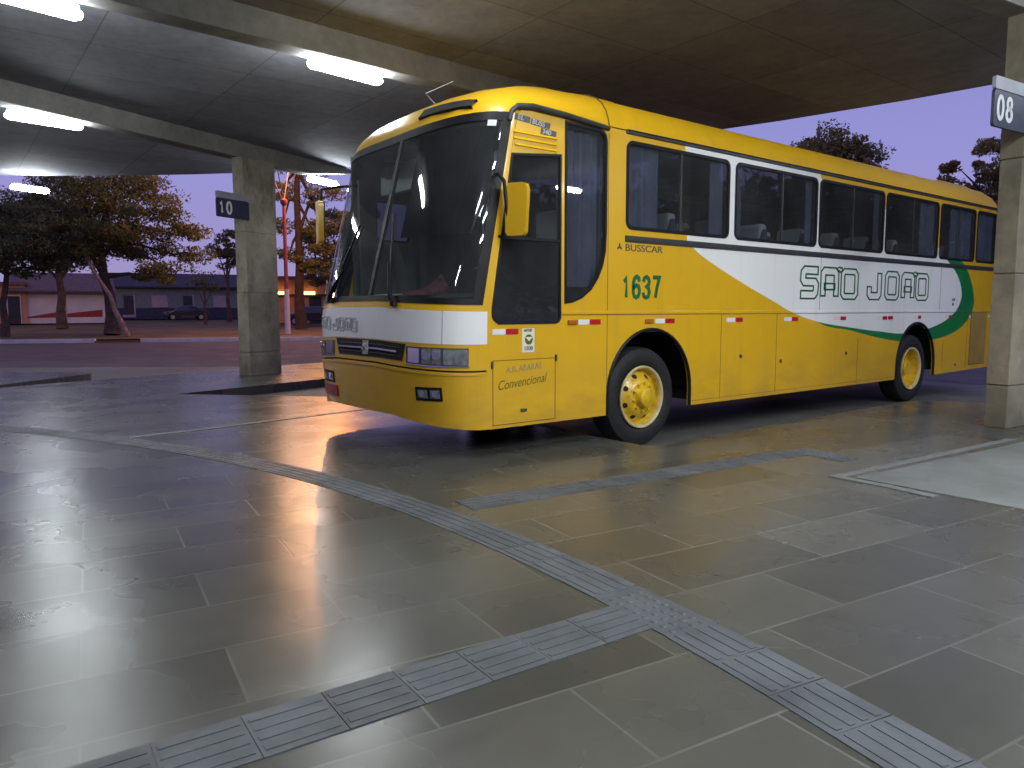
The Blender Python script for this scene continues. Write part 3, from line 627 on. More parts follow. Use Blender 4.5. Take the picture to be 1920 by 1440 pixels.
for y, z0, z1 in ((-0.565, 0.50, 3.02), (1.20, 0.40, 1.335), (2.27, 0.40, 1.335), (3.2, 1.38, 2.03), (6.67, 1.38, 2.03), (4.2, 0.40, 1.0), (6.86, 0.42, 0.9), (7.75, 0.42, 1.3)): s.box((-0.002, y-0.003, z0), (0.0016, y+0.003, z1))
s.box((-0.002, -1.15, 1.336), (0.0016, 8.9, 1.342)); s.box((-0.002, 0.70, 0.415), (0.0016, 5.28, 0.419))
P_(s, 'panel_seam', mat('seam_shadow_gap', (0.10, 0.06, 0.012), 0.8), smooth=False)
# wheel arch lips and liners
for yc in (0.06, 5.935):
    a = MB(); a.tube([(0.004, p[0], p[1]) for p in arch(yc, 0.376)], 0.017, 8)
    for k in range(24):
        a0, a1 = R(180-180*k/24), R(180-180*(k+1)/24)
        q = [(yc+0.63*math.cos(w), 0.565+0.64*math.sin(w)) for w in (a0, a1)]
        a.add([(-0.03, *q[0]), (-0.03, *q[1]), (-0.62, *q[1]), (-0.62, *q[0])], [(0, 1, 2, 3)])
    a.box((-0.66, yc-0.63, 0.38), (-0.62, yc+0.63, 1.2)); P_(a, 'wheel_arch', M['black'])
# --- front: bumper, lamp panel, white band, windscreen
b = MB(); patch(b, 0, 180, zbot, lambda t: seam(t)-0.008, 70, 10, 0.0, 0.05); patch(b, 0, 180, lambda t: seam(t)-0.035, lambda t: seam(t)-0.010, 70, 2, 0.008, 0.03)
bumper = P_(b, 'bumper', M['yellow'], ang=50)
b = MB(); patch(b, 0, 180, lambda t: seam(t)-0.012, lambda t: seam(t)+0.012, 60, 1, -0.012, 0.02); P_(b, 'bumper_gap', M['under'])
zb0 = mid(1.098, 1.135); zb1 = mid(1.372, 1.415); zw0 = mid(1.425, 1.47); zw1 = lambda t: 3.0+0.03*abs(math.cos(R(t)))
b = MB(); patch(b, 0, 180, lambda t: seam(t)+0.008, lambda t: zb0(t)-0.001, 70, 3, 0.0, 0.04); P_(b, 'lamp_panel', M['yellow'])
b = MB(); patch(b, 0, 33.8, zb0, zb1, 30, 3, 0.003, 0.04); patch(b, 34.3, 180, zb0, zb1, 60, 3, 0.003, 0.04); band = P_(b, 'white_band', M['white'])
b = MB(); patch(b, 33.8, 34.3, seam, lambda t: zw0(t), 1, 4, -0.004, 0.02); P_(b, 'flap_seam', M['under'])
b = MB(); patch(b, 0, 180, lambda t: zb1(t)+0.001, lambda t: zw0(t), 70, 2, 0.0, 0.04); P_(b, 'cowl_strip', M['yellow'])
TS = th_at(-1.07, 2.0)
f = MB(); patch(f, 3.5, 176.5, zw0, lambda t: zw0(t)+0.05, 70, 1, 0.004, 0.03); patch(f, 3.5, 176.5, lambda t: zw1(t)-0.075, zw1, 70, 1, 0.004, 0.03)
patch(f, 3.5, 11.5, lambda t: zw0(t)+0.05, lambda t: zw1(t)-0.075, 8, 14, 0.004, 0.03); patch(f, 160, 176.5, lambda t: zw0(t)+0.05, lambda t: zw1(t)-0.075, 8, 14, 0.004, 0.03)
patch(f, TS-0.55, TS+0.75, lambda t: zw0(t)+0.05, lambda t: zw1(t)-0.075, 2, 14, 0.004, 0.03)
wf = P_(f, 'windscreen_frame', M['black'])
for a0, a1 in ((0, 3.5), (176.5, 180)): f = MB(); patch(f, a0, a1, zw0, zw1, 4, 14, 0.0, 0.03); P_(f, 'corner_post', M['yellow'])
for a0, a1 in ((11.3, TS-0.4), (TS+0.6, 160.2)):
    f = MB(); patch(f, a0, a1, lambda t: zw0(t)+0.045, lambda t: zw1(t)-0.07, 40, 16, -0.004, 0.006); o = f.build('windscreen_pane', M['windshield'], wf, smooth=True)
# headlights, fog lamps, grille, plate
def light_unit(name, a0, a1, z0, z1, cells, parent):
    f = MB(); patch(f, a0, a1, z0, z1, 14, 2, 0.006, 0.01); root = P_(f, name, M['badge'])
    r = MB(); zz0 = z0 if callable(z0) else (lambda t: z0); zz1 = z1 if callable(z1) else (lambda t: z1)
    for u0, u1, ma, nm in cells:
        c = MB(); patch(c, a0+(a1-a0)*u0, a0+(a1-a0)*u1, lambda t: zz0(t)+0.012, lambda t: zz1(t)-0.012, 8, 2, 0.011, 0.006); c.build(nm, M[ma], root, smooth=True)
    e = MB(); patch(e, a0-0.6, a1+0.6, lambda t: zz0(t)-0.008, lambda t: zz0(t)+0.002, 14, 1, 0.009, 0.01); e.build('chrome_edge', M['chrome'], root, smooth=True)
    return root
aR0, aR1 = th_at(-0.022), th_at(-0.45); aL0, aL1 = th_at(-1.75), 150
zl0 = mid(0.915, 0.965); zl1 = mid(1.068, 1.10)
hr = light_unit('headlight', aR0, aR1, zl0, zl1, ((0.02, 0.42, 'lens', 'turn_signal'), (0.46, 0.60, 'lens', 'lens'), (0.62, 0.76, 'lens', 'lens'), (0.80, 0.97, 'chrome', 'reflector')), bus)
hl = light_unit('headlight', aL0, aL1, zl0, zl1, ((0.03, 0.22, 'chrome', 'reflector'), (0.25, 0.45, 'lens', 'lens'), (0.48, 0.68, 'lens', 'lens'), (0.7, 0.97, 'lens', 'turn_signal')), bus)
def bulb_spots(a_list, z, r, parent):
    for a in a_list:
        p = surf(a, z, 0.012); mb = MB(); nrm = (surf(a, z, 0.1)-surf(a, z)).normalized(); mb.tube([p, p+nrm*0.006], r, 14); mb.build('reflector', M['chrome'], parent, smooth=True)
bulb_spots([aR0+(aR1-aR0)*u for u in (0.53, 0.69)], 1.005, 0.035, hr); bulb_spots([aL0+(aL1-aL0)*u for u in (0.35, 0.58)], 1.03, 0.035, hl)
for a0, a1, zz in ((th_at(-0.15), th_at(-0.37), 0.685), (th_at(-1.80), th_at(-2.1), 0.735)):
    f = MB(); patch(f, a0, a1, zz-0.058, zz+0.058, 10, 2, 0.006, 0.02); fl = P_(f, 'fog_lamp', M['black'])
    for u in (0.27, 0.74):
        c = MB(); patch(c, a0+(a1-a0)*(u-0.18), a0+(a1-a0)*(u+0.18), zz-0.035, zz+0.035, 4, 2, 0.009, 0.008); c.build('lens', M['lens'], fl, smooth=True)
        bulb_spots([a0+(a1-a0)*u], zz, 0.026, fl)
g0, g1 = th_at(-0.46), th_at(-1.70); cut = lambda t: (t-g0)/(g1-g0)
f = MB(); nt = 40; V = []
zg0 = lambda t: 0.955+0.02*min(1, (t-g0)/20); zg1 = lambda t: 1.10+0.025*min(1, (t-g0)/20)
for lay in (0.006, -0.01):
    for i in range(nt+1):
        for z_, e in ((0, 1), (1, 0)):
            tt = g0+(g1-g0)*i/nt; m_ = (g0+g1)/2; tt = m_+(tt-m_)*(0.88 if e else 1.0); V.append(surf(tt, (zg1 if z_ else zg0)(tt), lay))
F = []
for i in range(nt):
    F.append((2*i, 2*i+2, 2*i+3, 2*i+1)); a = 2*(nt+1); F.append((a+2*i, a+2*i+1, a+2*i+3, a+2*i+2)); F.append((2*i, a+2*i, a+2*i+2, 2*i+2)); F.append((2*i+1, 2*i+3, a+2*i+3, a+2*i+1))
f.add(V, F); gr = P_(f, 'grille', M['under'])  # dark patch stands in for the shaded grille recess
te = th_at(-1.06)
for a0, a1 in ((g0+(te-g0)*0.22, te-1.2), (te+1.2, te+(g1-te)*0.80)):
    c = MB(); patch(c, a0, a1, lambda t: (zg0(t)+zg1(t))/2-0.006, lambda t: (zg0(t)+zg1(t))/2+0.008, 14, 1, 0.020, 0.012); c.build('bar', M['chrome'], gr, smooth=True)
for z_ in (0.25, 0.75):
    c = MB(); patch(c, g0+4, g1-4, lambda t: zg0(t)+(zg1(t)-zg0(t))*z_-0.004, lambda t: zg0(t)+(zg1(t)-zg0(t))*z_+0.004, 20, 1, 0.012, 0.008); c.build('slat', M['badge'], gr, smooth=True)
e = MB(); pe = surf(te, 1.04, 0.016); fr_m = Matrix.Translation(pe) @ Matrix.Rotation(R(90), 4, 'X')
for rot, lx in ((0, 0.10), (60, 0.10), (120, 0.10)):
    e.box((-lx/2, -0.012, -0.012), (lx/2, 0.012, 0.012), mtx=fr_m @ Matrix.Rotation(R(rot), 4, 'Z'))
e.box((-0.045, -0.05, -0.02), (0.045, 0.075, 0.0), mtx=fr_m); e.build('emblem', M['badge_light'], gr)
f = MB(); patch(f, th_at(-1.74), th_at(-2.16), 0.545, 0.655, 10, 2, 0.014, 0.012); pl_ = P_(f, 'license_plate', M['plate_red'])
# front lettering follows the curved band
def strokes_band(pts, w, tk, closed=False):
    """outline of a thick stroke drawn as thin ribbons (list of quads) in letter space"""
    P = [Vector(p) for p in pts]; n = len(P)
    def offs(d):
        out = []
        for i in range(n):
            if closed: a, b = P[i-1], P[(i+1) % n]
            else: a, b = P[max(i-1, 0)], P[min(i+1, n-1)]
            t0 = (P[i]-a) if (closed or i > 0) else (b-P[i]); t1 = (b-P[i]) if (closed or i < n-1) else t0
            t0.normalize(); t1.normalize(); n0 = Vector((-t0.y, t0.x)); n1 = Vector((-t1.y, t1.x)); m = n0+n1
            m = m/max(0.3, m.length_squared/2) if m.length > 1e-5 else n0; out.append(P[i]+m*d)
        return out
    l, r = offs(w/2), offs(-w/2)
    loops = [l, r] if closed else [l+r[::-1]]
    quads = []
    for lp in loops:
        k = len(lp); q = [tuple(p) for p in lp]; inn = inset(q, tk)
        for i in range(k): quads.append((q[i], q[(i+1) % k], inn[(i+1) % k], inn[i]))
    return quads
def cham(pts, c, closed=False):
    out = []; n = len(pts)
    for i, p in enumerate(pts):
        if not closed and i in (0, n-1): out.append(p); continue
        a, b, q = Vector(pts[i-1]), Vector(p), Vector(pts[(i+1) % n])
        out += [tuple(b+(a-b).normalized()*c), tuple(b+(q-b).normalized()*c)]
    return out
def sao_joao(h, put, tk, w):
    """SAO JOAO in doubled outline letters; h = height, put maps (advance, height) to the surface"""
    A = lambda x0, wd: [(x0, 0), (x0, h), (x0+wd, h), (x0+wd, 0)]
    Oc = lambda x0, wd: [(x0, 0), (x0, h), (x0+wd, h), (x0+wd, 0)]
    L = []; wd = h*0.92; k = h*0.10
    def add(pts, closed=False, ch=k): L.extend(strokes_band(cham(pts, ch, closed), w, tk, closed))
    xs = [0.0, 1.33, 2.70, 4.62, 6.00, 7.36, 8.62]; sc_ = h/0.98
    x = [v*sc_ for v in xs]
    add([(x[0]+wd*1.05, h), (x[0]+wd*0.08, h), (x[0]+wd*0.04, h*0.52), (x[0]+wd*0.98, h*0.52), (x[0]+wd*0.93, 0), (x[0]-wd*0.05, 0)])
    for i in (1, 5):
        ww = wd*(0.98 if i == 1 else 0.9); add(A(x[i], ww)); L.extend(strokes_band([(x[i]+w*0.5, h*0.36), (x[i]+ww-w*0.5, h*0.36)], w*0.75, tk))
    for i in (2, 4, 6): add(Oc(x[i], wd*(1.0 if i == 2 else 0.93)), True)
    add([(x[3], h*0.38), (x[3], 0), (x[3]+wd*0.86, 0), (x[3]+wd*0.86, h)])
    for xa in ((x[1]+wd+x[2])/2-w*0.1, (x[5]+wd*0.9+x[6])/2): L.extend(strokes_band([(xa-w*0.55, h*1.09), (xa-w*0.15, h*1.14), (xa+w*0.15, h*1.07), (xa+w*0.55, h*1.12)], w*0.28, tk*0.9))
    mb = MB()
    for q in L:
        top = [put(u, v, 0.0035) for u, v in q]; bot = [put(u, v, -0.002) for u, v in q]
        mb.add(top+bot, [(0, 1, 2, 3), (0, 4, 5, 1), (1, 5, 6, 2), (2, 6, 7, 3), (3, 7, 4, 0)])
    return mb
H = 0.300
o = sao_joao(H, lambda u, v, e: (e, 2.785+u*1.175, 1.570+v), 0.0215, 0.074).build('lettering', M['green'], None); o.parent = skin; o.matrix_parent_inverse = Matrix()
def on_front(u, v, e):
    x = -2.26+u*1.22; t = th_at(x, 1.25); return tuple(surf(t, 1.225+v-0.02*u, 0.006+e))
o = sao_joao(0.085, on_front, 0.010, 0.026).build('lettering', M['faded'], None); o.parent = band; o.matrix_parent_inverse = Matrix()
SX = lambda y, z, x=0.001: Matrix.Translation((x, y, z)) @ XSIDE
def side_text(body, y, z, size, ma, sx=1.0, bold=0.0, shear=0.0, rot=0, name='lettering', space=1.0):
    o = text(name, body, size, ma, None, SX(y, z) @ Matrix.Rotation(R(rot), 4, 'Z'), sx=sx, bold=bold, shear=shear, space=space); o.parent = skin; o.matrix_parent_inverse = Matrix(); return o
o = digits('1637', -0.365, 1.505, 0.205, 0.105, 0.143, 0.040).build('fleet_number', M['green'], None); o.parent = skin; o.matrix_parent_inverse = Matrix()
side_text('BUSSCAR', -0.335, 1.953, 0.092, M['badge'], sx=1.42, bold=0.001)
mb = MB()
for a in (90, 210, 330): mb.box((0.0, -0.008, -0.002), (0.034, 0.008, 0.004), mtx=SX(-0.41, 1.985) @ Matrix.Rotation(R(a), 4, 'Z'))
o = mb.build('maker_mark', M['badge'], None); o.parent = skin; o.matrix_parent_inverse = Matrix()
k = MB()
for y0, y1, z0, z1, sl in ((-1.685, -1.52, 2.978, 3.030, 0.012), (-1.51, -1.295, 2.962, 3.012, 0.012), (-1.40, -1.225, 2.895, 2.952, 0.012)): k.add([(0.0022, y0, z0), (0.0022, y1, z0-0.012), (0.0022, y1+sl, z1-0.012), (0.0022, y0+sl, z1), (-0.001, y0, z0), (-0.001, y1, z0-0.012), (-0.001, y1+sl, z1-0.012), (-0.001, y0+sl, z1)], [(0, 1, 2, 3), (0, 4, 5, 1), (1, 5, 6, 2), (2, 6, 7, 3), (3, 7, 4, 0)])
o = k.build('badge', M['badge'], None); o.parent = skin; o.matrix_parent_inverse = Matrix()
for body, y_, z_, sx_ in (('EL', -1.655, 2.986, 1.25), ('BUSS', -1.497, 2.970, 1.12), ('340', -1.385, 2.905, 1.15)): ob_ = side_text(body, y_, z_, 0.058, M['badge_light'], sx=sx_, bold=0.0006, shear=0.15, rot=-4); ob_.location.x = 0.003
side_text('A.R. ARARAS', -1.78, 0.845, 0.072, M['greyletter'], sx=0.98, bold=0.002, shear=0.1, rot=4)
side_text('Convencional', -1.875, 0.70, 0.115, M['scribe'], sx=0.86, bold=0.0, shear=0.35, rot=5)
side_text('1637', 7.10, 1.52, 0.055, M['badge'], sx=1.1, bold=0.003); side_text('40', 7.12, 1.45, 0.055, M['badge'], sx=1.1, bold=0.003)
# vent louvres above the driver's window, hatch, reflectors, side lamps, sticker, rear grille
v = MB()
for k in range(3): z = 2.895-0.052*k; v.add([(0.001, -1.70+0.008*k, z), (0.001, -1.21, z-0.0), (0.012, -1.21, z-0.022), (0.012, -1.70+0.008*k, z-0.022), (0.001, -1.70+0.008*k, z-0.026), (0.001, -1.21, z-0.026)], [(0, 3, 2, 1), (3, 4, 5, 2)])
P_(v, 'vent_louvre', M['yellow'], smooth=False)
h_ = MB(); gap = 0.006
for lo, hi in (((-1.925, 0.40), (-1.918, 0.955)), ((-1.225, 0.40), (-1.218, 0.965)), ((-1.925, 0.398), (-1.218, 0.405)), ((-1.925, 0.952), (-1.218, 0.958))): h_.box((-0.002, lo[0], lo[1]), (0.0018, hi[0], hi[1]))
hatch = P_(h_, 'service_hatch', bpy.data.materials['seam_shadow_gap'], smooth=False)
k = MB(); k.box((0, -1.62, 0.50), (0.014, -1.56, 0.522)); k.build('latch', M['badge'], hatch)
for z_, y_ in ((0.955, -1.215), (0.92, -1.93)): k = MB(); k.box((0, y_-0.01, z_-0.03), (0.012, y_+0.01, z_+0.03)); k.build('hinge', M['badge'], hatch)
for y, z in ((1.57, 0.86), (2.37, 0.77), (3.9, 0.81), (7.35, 0.5)): k = MB(); k.lathe_x([(0.0, 0.024), (0.01, 0.02), (0.012, 0.0)], (0, y, z), 14); P_(k, 'latch', M['badge'])
for y0, y1, y2, z in ((-1.925, -1.785, -1.645, 1.20), (-0.945, -0.80, -0.655, 1.272), (0.115, 0.265, 0.415, 1.272), (1.29, 1.45, 1.59, 1.272), (2.42, 2.58, 2.72, 1.272), (3.58, 3.72, 3.86, 1.272), (4.72, 4.86, 4.99, 1.268), (5.85, 5.95, 6.05, 1.272), (6.90, 7.02, 7.13, 1.272)):
    k = MB(); k.box((-0.001, y0, z-0.024), (0.003, y1, z+0.024), 0); k.box((-0.001, y1, z-0.024), (0.003, y2, z+0.024), 1); P_(k, 'reflector_tape', [M['white_tape'], M['red']], smooth=False)
for y in (-1.01, 0.025, 5.08): k = MB(); k.box((0, y-0.065, 1.25), (0.02, y+0.055, 1.295)); P_(k, 'side_marker_lamp', M['amber'] if y < 4 else M['red'], smooth=False, bevel=0.008)
k = MB(); k.box((0, -1.605, 1.015), (0.0025, -1.465, 1.225)); st = P_(k, 'sticker', M['stickerwhite'], smooth=False)
k = MB(); k.lathe_x([(0.0025, 0.045), (0.004, 0.045), (0.004, 0.0)], (0, -1.53, 1.128), 20); k.add([(0.0045, -1.57, 1.15), (0.0045, -1.53, 1.112), (0.0045, -1.485, 1.15)], [(0, 1, 2)], 1); k.build('sticker_print', [M['scribe'], M['stickerwhite']], st)
for body, z_, ma in (('ARTESP', 1.196, 'badge'), ('1508', 1.035, 'blue')): o = text('sticker_text', body, 0.032 if z_ > 1.1 else 0.05, M[ma], None, SX(-1.585, z_, 0.0035), sx=0.85 if z_ > 1.1 else 1.0, bold=0.001); o.parent = st; o.matrix_parent_inverse = Matrix()
k = MB(); k.box((-0.02, 7.87, 0.47), (0.004, 8.50, 1.345), 0)
rg = P_(k, 'radiator_grille', mat('grille_recess', (0.075, 0.045, 0.012), 0.8), smooth=False)
k = MB()
for i in range(13): y = 7.89+i*0.049; k.add([(0.004, y, 0.48), (0.016, y+0.012, 0.48), (0.016, y+0.012, 1.335), (0.004, y, 1.335), (0.004, y+0.030, 0.48), (0.004, y+0.030, 1.335)], [(0, 1, 2, 3), (1, 4, 5, 2)])
k.build('slats', mat('grille_slats', (0.22, 0.13, 0.02), 0.5), rg)
for y in (7.83, 8.62): k = MB(); k.box((0, y-0.03, 1.25), (0.006, y+0.03, 1.29)); P_(k, 'reflector_tape', M['white_tape'], smooth=False)
# --- roof
prof = [(0.0, 3.075), (-0.012, 3.13), (-0.045, 3.22), (-0.10, 3.30), (-0.18, 3.365), (-0.30, 3.415), (-0.48, 3.455), (-0.75, 3.48), (-1.05, 3.492), (-1.3, 3.495)]
prof = prof+[(-2.6-x, z) for x, z in prof[-2::-1]]
r = MB(); ys = [-0.335, 1.5, 3.5, 5.5, 7.5, 8.5, 8.72, 8.84, 8.91, 8.94]; V = []; n = len(prof)
for y in ys:
    q = 0 if y <= 8.5 else (y-8.5)/0.44; s_ = math.sqrt(max(0, 1-q*q)); V += [(-1.3+(x+1.3)*(1-0.03*q*q), y, 3.075+(z-3.075)*(0.25+0.75*s_)) for x, z in prof]
r.add(V, [(i*n+k, i*n+k+1, (i+1)*n+k+1, (i+1)*n+k) for i in range(len(ys)-1) for k in range(n-1)]+[tuple(range((len(ys)-1)*n, len(ys)*n))]); P_(r, 'roof', M['roofyellow'])
r = MB(); V = []; nphi = 14; A0 = [(x, -0.565, z+0.01) for x, z in prof]
thp = [0, 1.2, 3, 6, 11, 18, 30, 50, 70, 90]; thp = thp+[180-t for t in thp[-2::-1]]
for i in range(nphi+1):
    ph = math.pi/2*i/nphi; cc, ss = 1-math.cos(ph), math.sin(ph)
    for a_, t_ in zip(A0, thp):
        b_ = surf(t_, zw1(t_)+0.0); edge = min(1, min(t_, 180-t_)/30)
        y = b_.y+(a_[1]-b_.y)*cc; z = b_.z+(a_[2]-b_.z)*(ss*edge+(i/nphi)*(1-edge)); V.append((b_.x+(a_[0]-b_.x)*(i/nphi), y, z))
V += [(x, -0.335, z+0.01) for x, _, z in [(p[0], 0, p[1]) for p in prof]]
r.add(V, [(i*n+k, i*n+k+1, (i+1)*n+k+1, (i+1)*n+k) for i in range(nphi+1) for k in range(n-1)]); cap = P_(r, 'roof_front', M['yellow'])
r = MB(); r.tube([(x+(0.004 if x > -1.3 else -0.004), -0.567, z+0.013) for x, z in prof], 0.006, 6); P_(r, 'roof_seam', bpy.data.materials['seam_shadow_gap'])
for y0, y1, x0, x1, hh in ((-0.1, 0.66, -1.75, -0.42, 0.075), (7.25, 8.75, -2.2, -0.33, 0.10)):
    r = MB(); r.add([(x0, y0, 3.40), (x1, y0, 3.40), (x1, y1, 3.40), (x0, y1, 3.40), (x0+0.12, y0+0.18, 3.47+hh), (x1-0.10, y0+0.18, 3.44+hh*0.5), (x1-0.10, y1-0.2, 3.44+hh*0.5), (x0+0.12, y1-0.2, 3.47+hh)], [(4, 5, 6, 7), (0, 1, 5, 4), (1, 2, 6, 5), (2, 3, 7, 6), (3, 0, 4, 7)])
    P_(r, 'roof_hatch', M['roofyellow'], smooth=True, bevel=0.03)
for x in (-0.85, -1.12, -1.40, -1.7):
    t_ = th_at(x, 3.1); p = surf(t_, 3.12); k = MB(); k.lathe_z([(0, 0.03), (0.02, 0.027), (0.035, 0.014), (0.038, 0.001)], (p.x, p.y+0.075, p.z+0.055), 14); P_(k, 'clearance_lamp', M['badge_light'])
k = MB(); 
def cap_pt(t_, ph_, e=0.0):
    b_ = surf(t_, zw1(t_)); x = b_.x; a_z = float(np.interp(-x if -x < 1.3 else 2.6+x, [-p[0] for p in prof[:10]], [p[1] for p in prof[:10]]))
    ph = R(ph_); y = b_.y+(-0.565-b_.y)*(1-math.cos(ph)); z = b_.z+(a_z-b_.z)*math.sin(ph); return (x, y-e*math.cos(ph*0.6), z+e)
V = []; 
for t_ in np.linspace(th_at(-0.22, 3), th_at(-0.85, 3), 14):
    for ph_ in (9, 19): V.append(cap_pt(t_, ph_, 0.010))
    for ph_ in (9, 19): V.append(cap_pt(t_, ph_, -0.02))
k.add(V, [(4*i, 4*i+4, 4*i+5, 4*i+1) for i in range(13)]+[(4*i, 4*i+2, 4*i+6, 4*i+4) for i in range(13)]+[(4*i+1, 4*i+5, 4*i+7, 4*i+3) for i in range(13)]); P_(k, 'air_intake', M['under'])
k = MB(); p = Vector((-0.98, -1.83, 3.27)); k.tube([p, p+Vector((-0.03, -0.10, 0.10)), p+Vector((0.04, 0.16, 0.24))], [0.007, 0.005, 0.003], 8); P_(k, 'antenna', M['steel'])
# --- rear wall, floor pan, interior
k = plate('rear_panel', [[(-2.59, 0.5), (-2.5, 0.42), (-0.1, 0.42), (-0.01, 0.5), (-0.01, 3.07), (-2.59, 3.07)], rr(-2.3, 2.2, -0.3, 2.95, 0.1)[::-1]], 0.03, M['yellow'], mtx=Matrix(((1, 0, 0, 0), (0, 0, -1, 8.91), (0, 1, 0, 0), (0, 0, 0, 1)))); attach(k, bus)
k = plate('rear_window', [rr(-2.32, 2.18, -0.28, 2.97, 0.1)], 0.006, M['darkglass'], mtx=Matrix(((1, 0, 0, 0), (0, 0, -1, 8.925), (0, 1, 0, 0), (0, 0, 0, 1)))); attach(k, bus)
k = MB(); k.box((-2.25, -1.95, 0.45), (-0.66, 8.8, 1.16)); k.box((-2.5, 0.75, 0.42), (-0.10, 5.25, 1.16)); k.box((-2.5, -1.9, 0.45), (-0.10, -0.60, 1.16)); k.box((-2.5, 6.6, 0.45), (-0.10, 8.8, 1.16)); k.box((-2.3, -0.08, 0.40), (-0.3, 0.08, 0.56)); k.box((-2.3, 5.8, 0.36), (-0.3, 6.05, 0.62)); P_(k, 'underbody', M['under'], smooth=False)
k = MB(); k.box((-2.55, -2.0, 1.162), (-0.05, 8.85, 1.19)); k.box((-2.5, -0.55, 3.16), (-0.10, 8.8, 3.18)); k.box((-2.5, 8.60, 1.19), (-0.10, 8.62, 3.1)); P_(k, 'cabin_lining', M['interior'], smooth=False)
k = MB(); k.box((-2.55, -1.95, 2.62), (-2.535, 8.8, 3.05)); k.box((-2.55, -1.95, 1.19), (-2.535, 8.8, 1.93)); k.box((-2.55, -1.12, 1.93), (-2.535, -0.3, 2.62)); P_(k, 'wall_lining', M['lining'], smooth=False)
k = plate('door_lining', [[(-1.96, 1.93), (-1.12, 1.93), (-1.12, 2.62), (-1.96, 2.62)], rr(-1.66, 2.16, -1.22, 2.60, 0.05)[::-1]], 0.012, M['lining'], x=-2.535); attach(k, bus)
k = MB(); V = []
for t_ in np.linspace(3, 177, 40):
    p = surf(t_, 2.96, -0.045); q = surf(t_, 3.0, -0.05); V += [tuple(p), (q.x, q.y+0.10, 3.05), (-1.3+(q.x+1.3)*0.93, -0.55, 3.16)]
k.add(V, [(3*i+j, 3*i+3+j, 3*i+4+j, 3*i+1+j) for i in range(39) for j in range(2)]); P_(k, 'headliner', M['lining'])
k = MB(); k.box((-2.53, -1.16, 1.19), (-2.44, -1.08, 3.05)); k.box((-2.53, -1.90, 1.19), (-2.46, -1.84, 2.8)); k.box((-1.42, -0.60, 1.19), (-1.36, -0.54, 3.1)); k.box((-2.50, -0.62, 1.19), (-1.95, -0.60, 2.9)); P_(k, 'door_frame', M['lining'], smooth=False)
k = MB(); k.box((-1.35, -0.62, 1.19), (-0.06, -0.60, 1.98)); k.box((-1.35, -0.62, 2.62), (-0.06, -0.60, 3.1)); k.box((-1.35, -0.625, 1.98), (-1.30, -0.595, 2.62)); k.box((-0.12, -0.625, 1.98), (-0.06, -0.595, 2.62)); P_(k, 'partition', M['lining'], smooth=False)
k = MB(); k.box((-1.15, -0.635, 1.62), (-0.42, -0.622, 1.93)); P_(k, 'partition_panel', M['interior'], smooth=False)
k = MB(); V = []
dsh = [(-1.95, 1.62), (-1.80, 1.66), (-1.62, 1.60), (-1.55, 1.45), (-1.60, 1.19)]
for x in (-2.45, -0.12): V += [(x, y-(0.12 if z > 1.5 else 0)*0, z-0.12) for y, z in dsh]
k.add(V, [(i, i+1, i+6, i+5) for i in range(4)]+[(0, 1, 2, 3, 4), (9, 8, 7, 6, 5)]); P_(k, 'dashboard', M['dash'])
k = MB(); k.add([(-1.5, -1.93, 1.55), (-1.05, -1.93, 1.55), (-1.0, -1.70, 1.60), (-1.2, -1.66, 1.74), (-1.45, -1.68, 1.62), (-1.5, -1.93, 1.53), (-1.05, -1.93, 1.53), (-1.0, -1.70, 1.53), (-1.2, -1.66, 1.53), (-1.45, -1.68, 1.53)], [(0, 1, 2, 3, 4), (0, 5, 6, 1), (1, 6, 7, 2), (2, 7, 8, 3), (3, 8, 9, 4), (4, 9, 5, 0)]); P_(k, 'folded_cloth', mat('red_blue_cloth', (0.22, 0.05, 0.08), 0.9, var=0.7, scale=9))
k = MB(); k.box((-2.35, -1.80, 1.545), (-1.75, -1.62, 1.56)); P_(k, 'paper_sheet', M['cover'])
k = MB(); ctr = Vector((-0.62, -1.42, 1.66)); tl = Matrix.Rotation(R(-32), 4, 'X'); ring = [ctr+tl @ Vector((0.22*math.cos(a), 0.22*math.sin(a), 0)) for a in np.linspace(0, 2*math.pi, 33)]
k.tube(ring, 0.016, 8, cap=False); k.tube([ring[2], ring[18]], 0.014, 6); k.tube([ring[10], ctr], 0.014, 6); k.tube([ctr, ctr+Vector((0, -0.15, -0.35))], 0.03, 8); P_(k, 'steering_wheel', M['dash'])
k = MB(); k.box((-0.88, -1.12, 1.50), (-0.38, -0.68, 1.62)); k.box((-0.88, -0.78, 1.62), (-0.38, -0.68, 2.25)); k.box((-0.8, -1.0, 1.19), (-0.46, -0.75, 1.5)); ds_ = P_(k, 'driver_seat', M['seat'], smooth=False, bevel=0.03)
k = MB(); k.box((-0.80, -0.80, 2.05), (-0.46, -0.66, 2.36)); k.build('headrest_cover', M['cover'], ds_, bevel=0.03)
k = MB(); V = []
for i in range(14):
    t_ = 14+(TS-8-14)*i/13
    for z in (2.02, 2.92): V.append(surf(t_, z, -0.05))
    for z in (2.02, 2.92): V.append(surf(t_, z, -0.06))
k.add(V, [(4*i, 4*i+4, 4*i+5, 4*i+1) for i in range(13)]+[(4*i+2, 4*i+3, 4*i+7, 4*i+6) for i in range(13)]+[(4*i, 4*i+2, 4*i+6, 4*i+4) for i in range(13)]); P_(k, 'cab_dark_sheet', M['cabdark'])  # black sheet added where the cab behind the screen is only darkness
k = MB(); k.box((-2.35, -1.70, 2.62), (-1.35, -1.62, 2.92)); P_(k, 'destination_box', M['interior'], smooth=False, bevel=0.01)
